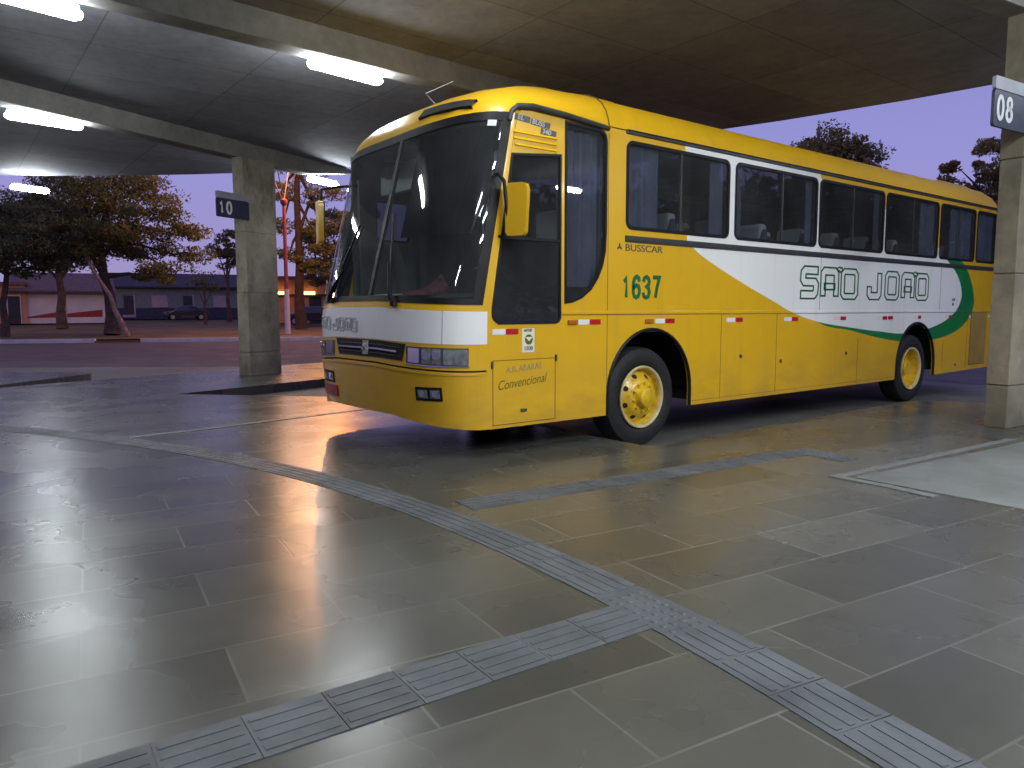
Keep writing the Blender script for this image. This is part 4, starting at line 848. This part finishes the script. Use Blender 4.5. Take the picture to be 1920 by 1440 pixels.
def curtain(y0, y1, x=-0.06, z0=2.17, z1=2.98):
    mb = MB(); nn = max(6, int((y1-y0)/0.03)); V = []
    for i in range(nn+1):
        y = y0+(y1-y0)*i/nn; dx = 0.022*math.sin(i*1.9)+0.008*math.sin(i*0.7)
        for z in (z0, z1): V.append((x+dx, y, z))
        for z in (z0, z1): V.append((x+dx-0.006, y, z))
    mb.add(V, [(4*i, 4*i+4, 4*i+5, 4*i+1) for i in range(nn)]+[(4*i+2, 4*i+3, 4*i+7, 4*i+6) for i in range(nn)]); P_(mb, 'curtain', M['curtain'])
for y0, y1 in ((-0.28, 0.22), (1.02, 1.24), (1.43, 1.6), (2.9, 3.03), (4.6, 4.74), (6.0, 6.45), (7.05, 7.82), (7.95, 8.68)): curtain(y0, y1)
curtain(-1.08, -0.62, -0.09, 1.6, 3.0)
for y0, y1 in ((-0.3, 1.1), (1.4, 2.8), (3.5, 4.75), (4.85, 6.1), (6.6, 8.6)): curtain(y0, y1, -2.52)  # far side curtains added to keep the sky from brightening the cabin
seats = []
def make_seat(x, y):
    k = MB(); k.box((x-0.22, y-0.40, 1.45), (x+0.22, y+0.06, 1.58)); k.add([(x-0.22, y-0.02, 1.55), (x+0.22, y-0.02, 1.55), (x+0.22, y+0.10, 1.55), (x-0.22, y+0.10, 1.55), (x-0.20, y+0.12, 2.34), (x+0.20, y+0.12, 2.34), (x+0.20, y+0.20, 2.34), (x-0.20, y+0.20, 2.34)], [(0, 1, 5, 4), (1, 2, 6, 5), (2, 3, 7, 6), (3, 0, 4, 7), (4, 5, 6, 7)])
    k.box((x-0.18, y-0.30, 1.19), (x+0.18, y-0.02, 1.45)); s_ = P_(k, 'passenger_seat', M['seat'], smooth=False, bevel=0.025)
    c = MB(); c.box((x-0.17, y+0.095, 2.08), (x+0.17, y+0.225, 2.405)); h2 = c.build('headrest_cover', M['cover'], s_, bevel=0.04); return s_, h2
s0, h0 = make_seat(-0.36, 0.42)
for row in range(10):
    for x in (-0.36, -0.84, -1.78, -2.24):
        if row == 0 and x == -0.36: continue
        s_ = s0.copy(); C.objects.link(s_); s_.parent = bus; s_.matrix_parent_inverse = BPI; s_.location = (x+0.36, 0.83*row, 0)
        c_ = h0.copy(); C.objects.link(c_); c_.parent = s_
# --- mirrors, wipers
def mirror(name, ctr, nrm, w, h, arm):
    n_ = Vector(nrm).normalized(); u = Vector((0, 0, 1)).cross(n_).normalized(); m = Matrix((( u.x, 0, n_.x, ctr[0]), (u.y, 0, n_.y, ctr[1]), (u.z, 1, n_.z, ctr[2]), (0, 0, 0, 1)))
    lp = [(-w/2+0.02, -h/2), (w/2-0.045, -h/2), (w/2-0.02, -h/2+0.03), (w/2, h/2-0.06), (w/2-0.015, h/2-0.01), (w/2-0.05, h/2), (-w/2+0.03, h/2), (-w/2, h/2-0.04), (-w/2, -h/2+0.03)]
    me = flat_mesh([lp], 0.06, m); me.materials.append(M['yellow']); me.name = name; o = bpy.data.objects.new(name, me); C.objects.link(o); attach(o, bus)
    b = o.modifiers.new('edge', 'BEVEL'); b.width = 0.012; b.segments = 3; b.limit_method = 'ANGLE'
    me2 = flat_mesh([inset(lp[::-1] if False else lp, -0.001)], 0.012, m @ Matrix.Translation((0, 0, -0.061))); me2.materials.append(M['black']); o2 = bpy.data.objects.new('mirror_back', me2); C.objects.link(o2); o2.parent = o; o2.matrix_parent_inverse = Matrix()
    k = MB(); k.tube(arm, 0.016, 10); k.build('arm', M['black'], o, smooth=True)
    return o
mirror('mirror', (0.17, -1.80, 2.21), (0.45, -0.89, 0), 0.20, 0.43, [(-0.03, -1.84, 2.52), (0.06, -1.90, 2.50), (0.10, -1.87, 2.44), (0.085, -1.83, 2.2), (0.09, -1.81, 2.02)])
mirror('mirror', (-2.86, -2.22, 2.36), (-0.25, -0.97, 0), 0.20, 0.46, [(-2.5, -1.9, 2.74), (-2.7, -2.05, 2.74), (-2.86, -2.16, 2.72), (-2.86, -2.17, 2.5)])
def wiper(t0, z0, t1, z1, b0, b1):
    k = MB(); base = surf(t0, z0, 0.02); tip = surf(t1, z1, 0.035); m_ = surf((t0+t1)/2, (z0+z1)/2, 0.05); k.tube([base, base.lerp(m_, 0.3)+Vector((0, -0.02, 0)), m_, tip], [0.024, 0.022, 0.014, 0.01], 8)
    k.tube([surf(b0[0], b0[1], 0.015), surf((b0[0]+b1[0])/2, (b0[1]+b1[1])/2, 0.018), surf(b1[0], b1[1], 0.015)], 0.011, 6)
    k.lathe_z([(0, 0.001), (0, 0.035), (0.05, 0.03), (0.055, 0.001)], base-Vector((0, -0.0, 0.03)), 12); P_(k, 'wiper', M['black'])
wiper(th_at(-0.62, 1.45), 1.45, th_at(-0.80, 1.77), 1.80, (th_at(-0.72, 1.6), 1.53), (th_at(-0.92, 2.1), 2.25))
wiper(th_at(-1.90, 1.5), 1.49, th_at(-1.66, 1.76), 1.78, (th_at(-1.86, 1.6), 1.56), (th_at(-1.55, 2.1), 2.2))
o = text('screen_number', '2', 0.20, M['white_tape'], None, Matrix.Translation(surf(128, 1.56, 0.012)) @ Matrix.Rotation(R(-20), 4, 'Z') @ Matrix.Rotation(R(82), 4, 'X'), bold=0.003); o.parent = wf; o.matrix_parent_inverse = Matrix()
for t_, z in ((20, 2.93), (30, 2.90)):
    pass
k = MB(); patch(k, 17, 25, 2.905, 2.955, 3, 1, 0.004, 0.003); k.build('permit_sticker', M['white_tape'], wf)
# --- wheels
def wheel(y, x, rear=False, side=1):
    c = (x, y, 0.505); s = side
    root = MB(); tp_ = [(-0.26, 0.33), (-0.285, 0.36), (-0.29, 0.43), (-0.27, 0.485), (-0.23, 0.503), (-0.055, 0.503), (-0.02, 0.488), (-0.002, 0.44), (0.0, 0.385), (-0.012, 0.335), (-0.03, 0.318), (-0.10, 0.30), (-0.24, 0.30)]
    root.lathe_x([(a*s, r_) for a, r_ in tp_], c, 64, closed=True)
    for k in (-0.09, -0.145, -0.20): root.lathe_x([((k-0.006)*s, 0.502), ((k-0.006)*s, 0.5045), ((k+0.018)*s, 0.5045), ((k+0.018)*s, 0.502)], c, 64)
    w = P_(root, 'wheel', M['tyre'])
    e = MB(); e.lathe_x([(a*s, r_) for a, r_ in ((-0.03, 0.30), (-0.012, 0.318), (0.004, 0.318), (0.008, 0.308), (0.0, 0.292), (-0.03, 0.282))], c, 56); e.build('rim_edge', M['rimedge'], w, smooth=True)
    d = MB()
    pr = [(-0.03, 0.283), (-0.07, 0.27), (-0.06, 0.24), (-0.02, 0.20), (0.004, 0.165), (0.008, 0.14), (0.006, 0.115), (0.03, 0.105), (0.075, 0.095), (0.085, 0.07), (0.088, 0.0)] if not rear else [(-0.03, 0.283), (-0.10, 0.272), (-0.155, 0.255), (-0.165, 0.20), (-0.165, 0.13), (-0.12, 0.12), (-0.06, 0.11), (-0.05, 0.08), (-0.05, 0.0)]
    d.lathe_x([(a*s, r_) for a, r_ in pr], c, 48)
    x0 = 0.004 if not rear else -0.166
    for i in range(10): a = 2*math.pi*i/10+0.2; p = Vector((c[0]+x0*s, c[1]+0.142*math.cos(a), c[2]+0.142*math.sin(a))); nb = MB(); nb.tube([p, p+Vector((0.028*s, 0, 0))], 0.013, 6); nb.build('wheel_nut', M['rim'], w)
    if not rear:
        for i in range(8):
            a = 2*math.pi*i/8+0.35; V = []
            for q in range(14):
                b_ = 2*math.pi*q/14; rad = 0.222+0.020*math.cos(b_); an = a+0.13*math.sin(b_); V.append((c[0]+(float(np.interp(rad, [0.20, 0.24], [-0.018, -0.058]))+0.002)*s, c[1]+rad*math.cos(an), c[2]+rad*math.sin(an)))
            d.add(V, [tuple(range(14))], 1)  # dark discs painted where the hand holes would lie in shade
    d.build('rim', [M['rim'], M['under']], w, smooth=True)
    return w
wheel(0.0, -0.055); wheel(5.93, -0.05, True); wheel(0.0, -2.545, False, -1); wheel(5.93, -2.55, True, -1)

# ------------------------------------------------------------------ beyond the bays: verge, trees, houses, street lamps
CAM = Vector((5.0258, -5.6152, 1.3722)); YAW = 0.9109
def at(px, D, dz=0.0):
    """ground point D metres away in the direction of photo column px"""
    a = YAW-math.atan2(px-960, 1385.0); x, y = CAM.x-math.sin(a)*D/math.cos(math.atan2(px-960, 1385.0))*1.0, CAM.y+math.cos(a)*D/math.cos(math.atan2(px-960, 1385.0))*1.0
    d = (Vector((x, y))-Vector((CAM.x, CAM.y))).length
    return Vector((x, y, (0.13+ground_z(d)-0.02 if d > 35 else 0.0)+dz))
def leaf_blob(rng, P, S, F, cen, rad, n, size, shell=0.55):
    d = rng.normal(size=(n, 3)); d /= np.linalg.norm(d, axis=1)[:, None]; rr_ = (shell+(1-shell)*rng.random(n))**0.6
    p = np.array(cen)+d*rr_[:, None]*np.array(rad)*(1+0.22*np.sin(d[:, :1]*7+d[:, 1:2]*5))
    P.append(p); S.append(size*(0.6+0.8*rng.random(n)))
def leaves_mesh(name, ma, parent, P, S, seed):
    rng = np.random.default_rng(seed); P = np.concatenate(P); S = np.concatenate(S); n = len(P)
    a = rng.normal(size=(n, 3)); a /= np.linalg.norm(a, axis=1)[:, None]; b = np.cross(a, rng.normal(size=(n, 3))); b /= np.linalg.norm(b, axis=1)[:, None]
    V = np.empty((n, 4, 3)); V[:, 0] = P-a*S[:, None]; V[:, 1] = P+b*S[:, None]*0.45; V[:, 2] = P+a*S[:, None]; V[:, 3] = P-b*S[:, None]*0.45
    me = bpy.data.meshes.new(name); me.from_pydata(V.reshape(-1, 3).tolist(), [], (np.arange(n*4).reshape(n, 4)).tolist()); me.materials.append(ma)
    o = bpy.data.objects.new(name, me); C.objects.link(o); o.parent = parent; return o
def tree(base, h, crown, label, seed, leafm='leaf', barkm='bark', lean=(0, 0), trunk_r=0.3, dens=1.25, leaf=0.13, limbs=6, name='tree', fork=0.45, clump=0.34):
    """tapered trunk, limbs reaching each clump, crown of many leaf-sized faces in separate clumps. crown: list of (dx, dy, z, rx, ry, rz)"""
    rng = np.random.default_rng(seed); root = empty(name, base, 0, label=label, cat='tree', group='trees beyond the road')
    t = MB(); pts = []; 
    for i in range(7):
        q = i/6; pts.append((lean[0]*q**1.4+0.08*math.sin(i*1.7+seed), lean[1]*q**1.4+0.08*math.cos(i*2.1+seed), h*fork*1.5*q))
    t.tube(pts, [trunk_r*(1.25 if i == 0 else 1-0.11*i) for i in range(7)], 10)
    P, S = [], []
    for cx, cy, cz, rx, ry, rz in crown:
        s = pts[3+int(rng.integers(0, 3))]; e = Vector((cx, cy, cz-rz*0.2)); m_ = Vector(s).lerp(e, 0.5)+Vector((0, 0, 0.1*h*rng.random()))
        t.tube([s, m_, e], [trunk_r*0.42, trunk_r*0.25, trunk_r*0.08], 6)
        k = max(5, int(9*rx*rz**0.5*dens))
        for _ in range(k):                              # sub-clumps with gaps between
            d = rng.normal(size=3); d /= np.linalg.norm(d); d *= (0.35+0.65*rng.random())**0.5
            c = (cx+d[0]*rx, cy+d[1]*ry, cz+d[2]*rz); r0 = clump*(0.6+0.9*rng.random())*max(0.6, rx**0.5)
            leaf_blob(rng, P, S, None, c, (r0*1.3, r0*1.3, r0*0.68), int(125*dens), leaf*0.74)
            if rng.random() < 0.4: t.tube([tuple(e), ((e.x+c[0])/2, (e.y+c[1])/2, (e.z+c[2])/2+0.1), c], [trunk_r*0.10, trunk_r*0.07, trunk_r*0.03], 4)
    t.build('trunk', M[barkm], root, smooth=True); leaves_mesh('crown', M[leafm], root, P, S, seed); return root
ru = Vector((math.cos(YAW), math.sin(YAW)))            # direction across the view, used to spread crowns sideways
def C_(side, depth, z, r, rz): p = ru*side+Vector((-ru.y, ru.x))*depth; return (p.x, p.y, z, r, r, rz)
# broad pine left of the pillar
tree(at(215, 39), 8.0, [C_(0.3, 0, 7.2, 2.8, 0.7), C_(-2.8, 0.5, 6.5, 2.2, 0.7), C_(2.3, -0.4, 6.3, 1.9, 0.55), C_(3.7, 0.3, 5.2, 1.2, 0.4), C_(-1.2, 1.2, 5.6, 2.2, 0.6), C_(1.6, -1.2, 5.2, 1.9, 0.5), C_(-4.2, 0, 5.3, 1.8, 0.6), C_(3.0, 1, 4.3, 1.3, 0.35), C_(0.9, 0.2, 8.0, 1.8, 0.45), C_(-1.5, -0.6, 7.9, 1.8, 0.5), C_(3.4, -0.8, 3.4, 1.0, 0.28), C_(2.2, 0.2, 3.0, 0.9, 0.25), C_(-3.4, 0.4, 4.1, 1.7, 0.45), C_(-1.7, -1.0, 3.9, 1.6, 0.4), C_(0.2, 0.6, 4.4, 1.5, 0.35), C_(-5.0, 0, 6.6, 1.8, 0.6)],
     'broad layered pine left of the pillar 10 with pale lower trunk', 3, trunk_r=0.34, lean=(-0.5, -0.6), fork=0.5, leaf=0.12, dens=1.35, clump=0.42)
tree(at(236, 37), 4.0, [(-1.0, -1.4, 4.3, 0.8, 0.8, 0.35)], 'thin leaning tree trunk beside the broad pine', 31, barkm='barkwhite', trunk_r=0.15, lean=(-1.0, -1.45), fork=0.66, leaf=0.12)
tree(at(10, 36), 7.5, [C_(0.2, 0, 5.6, 2.2, 0.8), C_(-1.8, 0.5, 4.9, 1.8, 0.7), C_(1.7, 0.2, 4.4, 1.6, 0.6), C_(0.2, -0.6, 3.9, 1.9, 0.6), C_(1.6, 0.6, 3.4, 1.4, 0.45), C_(-1.4, 0, 3.6, 1.8, 0.6), C_(2.9, 0, 5.0, 1.2, 0.5)], 'dark tree at left edge before the orange building', 5, leafm='leafdark', trunk_r=0.2, lean=(-0.5, 0.4), fork=0.4)
tree(at(120, 48), 9.0, [C_(0, 0, 7.2, 2.8, 1.2), C_(-3.2, 0, 6.2, 2.4, 1.0), C_(2.8, 0, 5.6, 2.2, 0.9), C_(0.5, 0, 5.2, 2.4, 0.7), C_(-4.5, 0, 7.5, 2.0, 0.9)], 'tall dark tree behind the broad pine at left', 8, leafm='leafdark', trunk_r=0.3, leaf=0.145)
tree(at(388, 58), 4.4, [C_(0.1, 0, 3.6, 1.1, 0.6), C_(-0.7, 0, 3.1, 0.7, 0.4), C_(0.8, 0, 3.0, 0.7, 0.4)], 'small sparse tree before the grey green house', 11, barkm='bark', trunk_r=0.12, dens=0.45, leaf=0.12)
tree(at(432, 66), 8.6, [C_(0.2, 0, 7.3, 1.1, 0.8), C_(-0.9, 0, 6.3, 1.0, 0.6), C_(0.9, 0, 6.1, 1.1, 0.7), C_(0, 0, 5.3, 1.0, 0.6)], 'dark round tree behind the house left of pillar 10', 12, leafm='leafdark', trunk_r=0.2, leaf=0.145)
tree(at(566, 48), 13.5, [C_(0.2, 0, 10.4, 1.8, 0.9), C_(-1.1, 0, 8.7, 1.1, 0.6), C_(1.5, 0, 8.4, 1.3, 0.7), C_(0.9, 0, 6.3, 1.1, 0.5), C_(-1.0, 0, 6.6, 0.9, 0.4), C_(1.8, 0, 5.3, 1.0, 0.5), C_(-0.7, 0, 4.6, 0.9, 0.5), C_(1.2, 0.3, 3.9, 1.4, 0.6), C_(2.3, 0, 6.9, 0.9, 0.5)], 'tall pine with reddish trunk behind the lamp post', 14, trunk_r=0.33, fork=0.6, leaf=0.12, dens=1.2, barkm='barkdark')
tree(at(640, 55), 9.0, [C_(-0.8, 0, 6.2, 2.0, 1.2), C_(0.8, 0, 7.6, 2.0, 1.2), C_(-1.0, 0, 4.0, 1.8, 0.9)], 'dark tree behind the windscreen corner of the bus', 15, leafm='leafdark', trunk_r=0.25, leaf=0.145)
tree(at(1548, 46), 12.6, [C_(-0.2, 0, 11.1, 1.9, 1.1), C_(-1.6, 0, 10.0, 1.4, 1.0), C_(1.4, 0, 10.3, 1.4, 0.9), C_(0.2, 0, 9.3, 2.2, 0.9), C_(2.3, 0, 9.0, 1.1, 0.8), C_(-0.6, 0, 8.0, 2.2, 0.9), C_(1.4, 0, 7.9, 1.8, 0.8), C_(-1.2, 0, 9.2, 1.6, 0.9), C_(0.6, 0, 10.4, 1.6, 0.9), C_(-0.9, 0, 10.6, 1.3, 0.8)], 'rounded brownish tree above the middle of the bus roof', 17, leafm='leaf2', trunk_r=0.3, leaf=0.14, clump=0.42)
tree(at(1850, 38), 11.0, [C_(0.3, 0, 9.3, 1.3, 0.5), C_(-0.6, 0, 8.1, 1.2, 0.5), C_(0.8, 0, 8.0, 1.3, 0.6), C_(-1.5, 0, 7.2, 1.2, 0.5), C_(0.4, 0, 6.9, 1.6, 0.6), C_(1.6, 0, 8.8, 1.3, 0.7), C_(-0.5, 0, 6.2, 1.3, 0.5), C_(1.4, 0, 6.0, 1.4, 0.6), C_(-2.5, 0, 7.3, 1.0, 0.45), C_(-2.9, 0, 6.5, 0.9, 0.4), C_(-1.9, 0, 8.3, 0.8, 0.4), C_(-1.9, 0, 6.2, 1.2, 0.5), C_(-0.2, 0, 7.5, 1.2, 0.6)], 'tree with separate leafy sprays beside the sign 08', 19, leafm='leaf2', trunk_r=0.25, leaf=0.12, clump=0.28)

def facing(px, D, turn=0.0):
    """frame standing at a point: local x across the view to the right, local y away"""
    p = at(px, D); return p, YAW-math.atan2(px-960, 1385.0)+R(turn)
# shop with the white painted wall and red wedges
p, rz = facing(112, 60, 0)
shop = empty('shop', p, rz, label='low tiled shop with white wall and red wedge stripes at left', cat='building')
k = MB(); k.box((-2.9, 0, 0), (3.5, 6, 2.65)); k.build('wall', M['shopwhite'], shop)
k = MB()
k.add([(-2.6, -0.012, 0.42), (0.62, -0.012, 0.48), (0.62, -0.012, 1.02), (0.64, -0.012, 0.48), (3.2, -0.012, 0.5), (3.2, -0.012, 1.1), (0.64, -0.012, 0.78)] + [(-2.6, 0.01, 0.42), (0.62, 0.01, 0.48), (0.62, 0.01, 1.02), (0.64, 0.01, 0.48), (3.2, 0.01, 0.5), (3.2, 0.01, 1.1), (0.64, 0.01, 0.78)], [(0, 1, 2), (3, 4, 5, 6), (0, 7, 8, 1), (1, 8, 9, 2), (2, 9, 7, 0), (3, 10, 11, 4), (4, 11, 12, 5), (5, 12, 13, 6)])
k.build('painted_band', M['shopred'], shop)
k = MB(); k.box((0.60, -0.03, 0), (0.66, 0.0, 2.6)); k.build('post', M['steel'], shop)
k = MB(); k.add([(-3.4, -0.9, 2.62), (4.2, -0.9, 2.62), (4.2, 3.2, 4.2), (-3.4, 3.2, 4.2), (4.2, 7, 2.7), (-3.4, 7, 2.7), (-3.4, -0.9, 2.50), (4.2, -0.9, 2.50), (4.2, 7, 2.58), (-3.4, 7, 2.58)], [(0, 1, 2, 3), (3, 2, 4, 5), (0, 6, 7, 1), (6, 9, 8, 7), (0, 3, 5, 9, 6), (1, 7, 8, 4, 2)]); k.build('roof', M['tile'], shop)
p, rz = facing(22, 58, 0)
ob = empty('house', p, rz, label='orange lit building with a narrow door at left edge', cat='building')
k = MB(); k.box((-3.5, 0, 0), (1.15, 5, 3.0)); k.build('wall', M['sodiumlitwall'], ob); k = MB(); k.box((-3.7, -0.2, 3.0), (1.3, 5.2, 3.25)); k.build('roof', M['tile'], ob)
k = MB(); k.box((-0.05, -0.05, 0), (0.75, 0.02, 2.15)); dr = k.build('door', M['doorw'], ob); k = MB(); k.box((-0.12, -0.07, 2.15), (0.82, 0.02, 2.25)); k.box((-0.12, -0.07, 0), (-0.05, 0.02, 2.15)); k.box((0.75, -0.07, 0), (0.82, 0.02, 2.15)); k.build('frame', M['shopwhite'], dr)
# long grey-green house
p, rz = facing(345, 78, 0)
hs = empty('house', p, rz, label='long grey green house with dark base and pink shutters', cat='building')
k = MB(); k.box((-7.5, 0, 1.15), (9.5, 8, 3.4)); k.build('wall', M['housewall'], hs); k = MB(); k.box((-7.5, -0.04, 0), (9.5, 8, 1.15)); k.build('wall_base', M['housebase'], hs)
k = MB(); k.add([(-8, -0.7, 3.35), (10, -0.7, 3.35), (9.0, 4, 4.9), (-7.0, 4, 4.9), (10, 8.7, 3.35), (-8, 8.7, 3.35), (-8, -0.7, 3.2), (10, -0.7, 3.2), (10, 8.7, 3.2), (-8, 8.7, 3.2)], [(0, 1, 2, 3), (3, 2, 4, 5), (0, 3, 5, 9, 6), (1, 7, 8, 4, 2), (0, 6, 7, 1), (6, 9, 8, 7)]); k.build('roof', M['darkroof'], hs)
for x in (-4.95, 0.6): k = MB(); k.box((x-0.45, -0.07, 0.45), (x+0.45, 0.01, 2.4)); dd = k.build('door', M['doorw'], hs); k = MB(); k.box((x+0.45, -0.09, 0.35), (x+0.6, 0.01, 2.5)); k.box((x-0.6, -0.09, 0.2), (x+0.6, 0.01, 0.45)); k.build('frame', M['pinkpanel'], dd)
for x in (-2.1, 3.8, 7.2): k = MB(); k.box((x-0.75, -0.06, 1.25), (x+0.75, 0.01, 2.45)); wi = k.build('window', M['pinkpanel'], hs); k = MB(); k.box((x-0.85, -0.10, 1.17), (x+0.85, 0.01, 1.24)); k.build('sill', M['housewall'], wi)
# lit shop behind the lamp post
p, rz = facing(566, 62, 0)
s2 = empty('shop', p, rz, label='orange glowing shop with lit fascia between pillar 10 and bus', cat='building')
k = MB(); k.box((-2.6, 0, 0), (2.6, 5, 3.6)); k.build('wall', M['sodiumlitwall'], s2); k = MB(); k.box((-2.8, -0.8, 3.6), (2.8, 5.2, 3.85)); k.build('roof', M['tile'], s2)
for x0, x1 in ((-2.4, -0.9), (-0.2, 1.2)): k = MB(); k.box((x0, -0.5, 2.35), (x1, -0.36, 2.62)); k.build('lit_fascia', M['eave'], s2, bevel=0.02)
k = MB(); k.box((-2.6, -0.36, 2.3), (2.6, 0, 2.4)); k.build('awning', M['darkroof'], s2)
k = MB(); k.box((0.7, -0.03, 0), (1.7, 0.02, 2.2)); k.build('door', M['doorw'], s2)
# dark parked cars on the verge street
def car(px, D, turn, label):
    p, rz = facing(px, D, turn); root = empty('parked_car', p, rz, label=label, cat='car', group='cars parked by the house')
    pr = [(-2.0, 0.35), (-2.05, 0.65), (-1.9, 0.82), (-1.1, 0.92), (-0.55, 1.38), (0.75, 1.42), (1.35, 1.0), (1.95, 0.92), (2.05, 0.6), (2.0, 0.35)]
    b = MB(); n_ = len(pr); V = [(x, -0.8+(0.14 if z > 1 else 0), z) for x, z in pr]+[(x, 0.8-(0.14 if z > 1 else 0), z) for x, z in pr]
    b.add(V, [tuple(range(n_-1, -1, -1)), tuple(range(n_, 2*n_))]+[(i, (i+1) % n_, n_+(i+1) % n_, n_+i) for i in range(n_)]); b.build('body', M['cardark'], root, bevel=0.05)
    b = MB(); b.add([(-0.98, -0.755, 0.96), (-0.52, -0.68, 1.32), (0.70, -0.68, 1.35), (1.15, -0.75, 1.0)], [(0, 1, 2, 3)]); b.build('window', M['darkglass'], root)
    for x in (-1.25, 1.25):
        for y in (-0.74, 0.74):
            w_ = MB(); w_.tube([(x, y-0.09, 0.31), (x, y+0.09, 0.31)], 0.31, 18); wo = w_.build('wheel', M['tyre'], root, smooth=True); r_ = MB(); s_ = -1 if y < 0 else 1; r_.tube([(x, y+s_*0.085, 0.31), (x, y+s_*0.10, 0.31)], 0.19, 14); r_.build('rim', M['steel'], wo)
    return root
car(352, 72, 6, 'dark car parked before the dark door of the house'); car(592, 56, -20, 'dark car parked by the lit shop beside the bus corner')
# street lamps with four arms
def street_lamp(base, label, rot, power=1.0, lit=(0, 1, 2, 3)):
    root = empty('street_lamp', base, rot, label=label, cat='street lamp', group='four armed street lamps'); hp = 7.0
    k = MB(); k.tube([(0, 0, 2.4), (0, 0, hp)], [0.11, 0.085], 12); k.lathe_z([(-0.2, 0.10), (-0.05, 0.19), (0.1, 0.19), (0.2, 0.05)], (0, 0, hp), 14); k.build('post', M['pole'], root, smooth=True)
    k = MB(); k.tube([(0, 0, 0), (0, 0, 2.4)], [0.15, 0.13], 12); k.build('whitewashed_base', M['polewhite'], root, smooth=True)
    for i in range(4):
        a = math.pi/2*i+0.5; d = Vector((math.cos(a), math.sin(a), 0)); q = [Vector((0, 0, hp))+d*u+Vector((0, 0, v)) for u, v in ((0, 0), (0.42, 0.9), (0.95, 2.0), (1.55, 3.1), (2.2, 3.55))]
        k = MB(); k.tube(q, 0.032, 8); arm = k.build('arm', M['armgrey'], root, smooth=True)
        k = MB(); k.tube([q[-1], q[-1]+d*0.6], [0.09, 0.13], 10); k.build('lamp_head', M['steel'], arm, smooth=True)
        k = MB(); e = q[-1]+d*0.32-Vector((0, 0, 0.10)); k.lathe_z([(0.06, 0.15), (0.0, 0.16), (-0.10, 0.12), (-0.14, 0.02)], e, 14); k.build('bulb', M['sodium'] if i in lit else M['lens'], arm, smooth=True)
    L = bpy.data.lights.new('sodium_light', 'POINT'); L.energy = SODIUM*power; L.color = (1.0, 0.52, 0.22); L.shadow_soft_size = 1.2
    lo = bpy.data.objects.new('sodium_light', L); C.objects.link(lo); lo.parent = root; lo.location = (0, 0, hp+3.3)
street_lamp(at(541, 40), 'red street lamp post with whitewashed base and four arms', 0.35, 1.0, lit=(0,))
street_lamp(at(-300, 42), 'unseen street lamp added left of the view to light the trees and building', 0.1, 0.9, lit=())  # unseen lamp added for its light; its own bulbs stay unlit

def sky_screen_wood():  # unseen leaf mass added to block low sky from the window reflections
    rng = np.random.default_rng(77); P, S = [], []
    for i in range(130):
        d = 42+rng.random()*8; w = R(4+i*0.71)
        leaf_blob(rng, P, S, None, (5+math.cos(w)*d, -5+math.sin(w)*d, 3.6+3.4*rng.random()), (2.8, 2.8, 4.2), 420, 0.34)
    o = leaves_mesh('sky_screen_wood', M['leafdark'], None, P, S, 5); tag(o, 'unseen wood added at right to darken the window reflections', 'wood', kind='stuff')
sky_screen_wood()
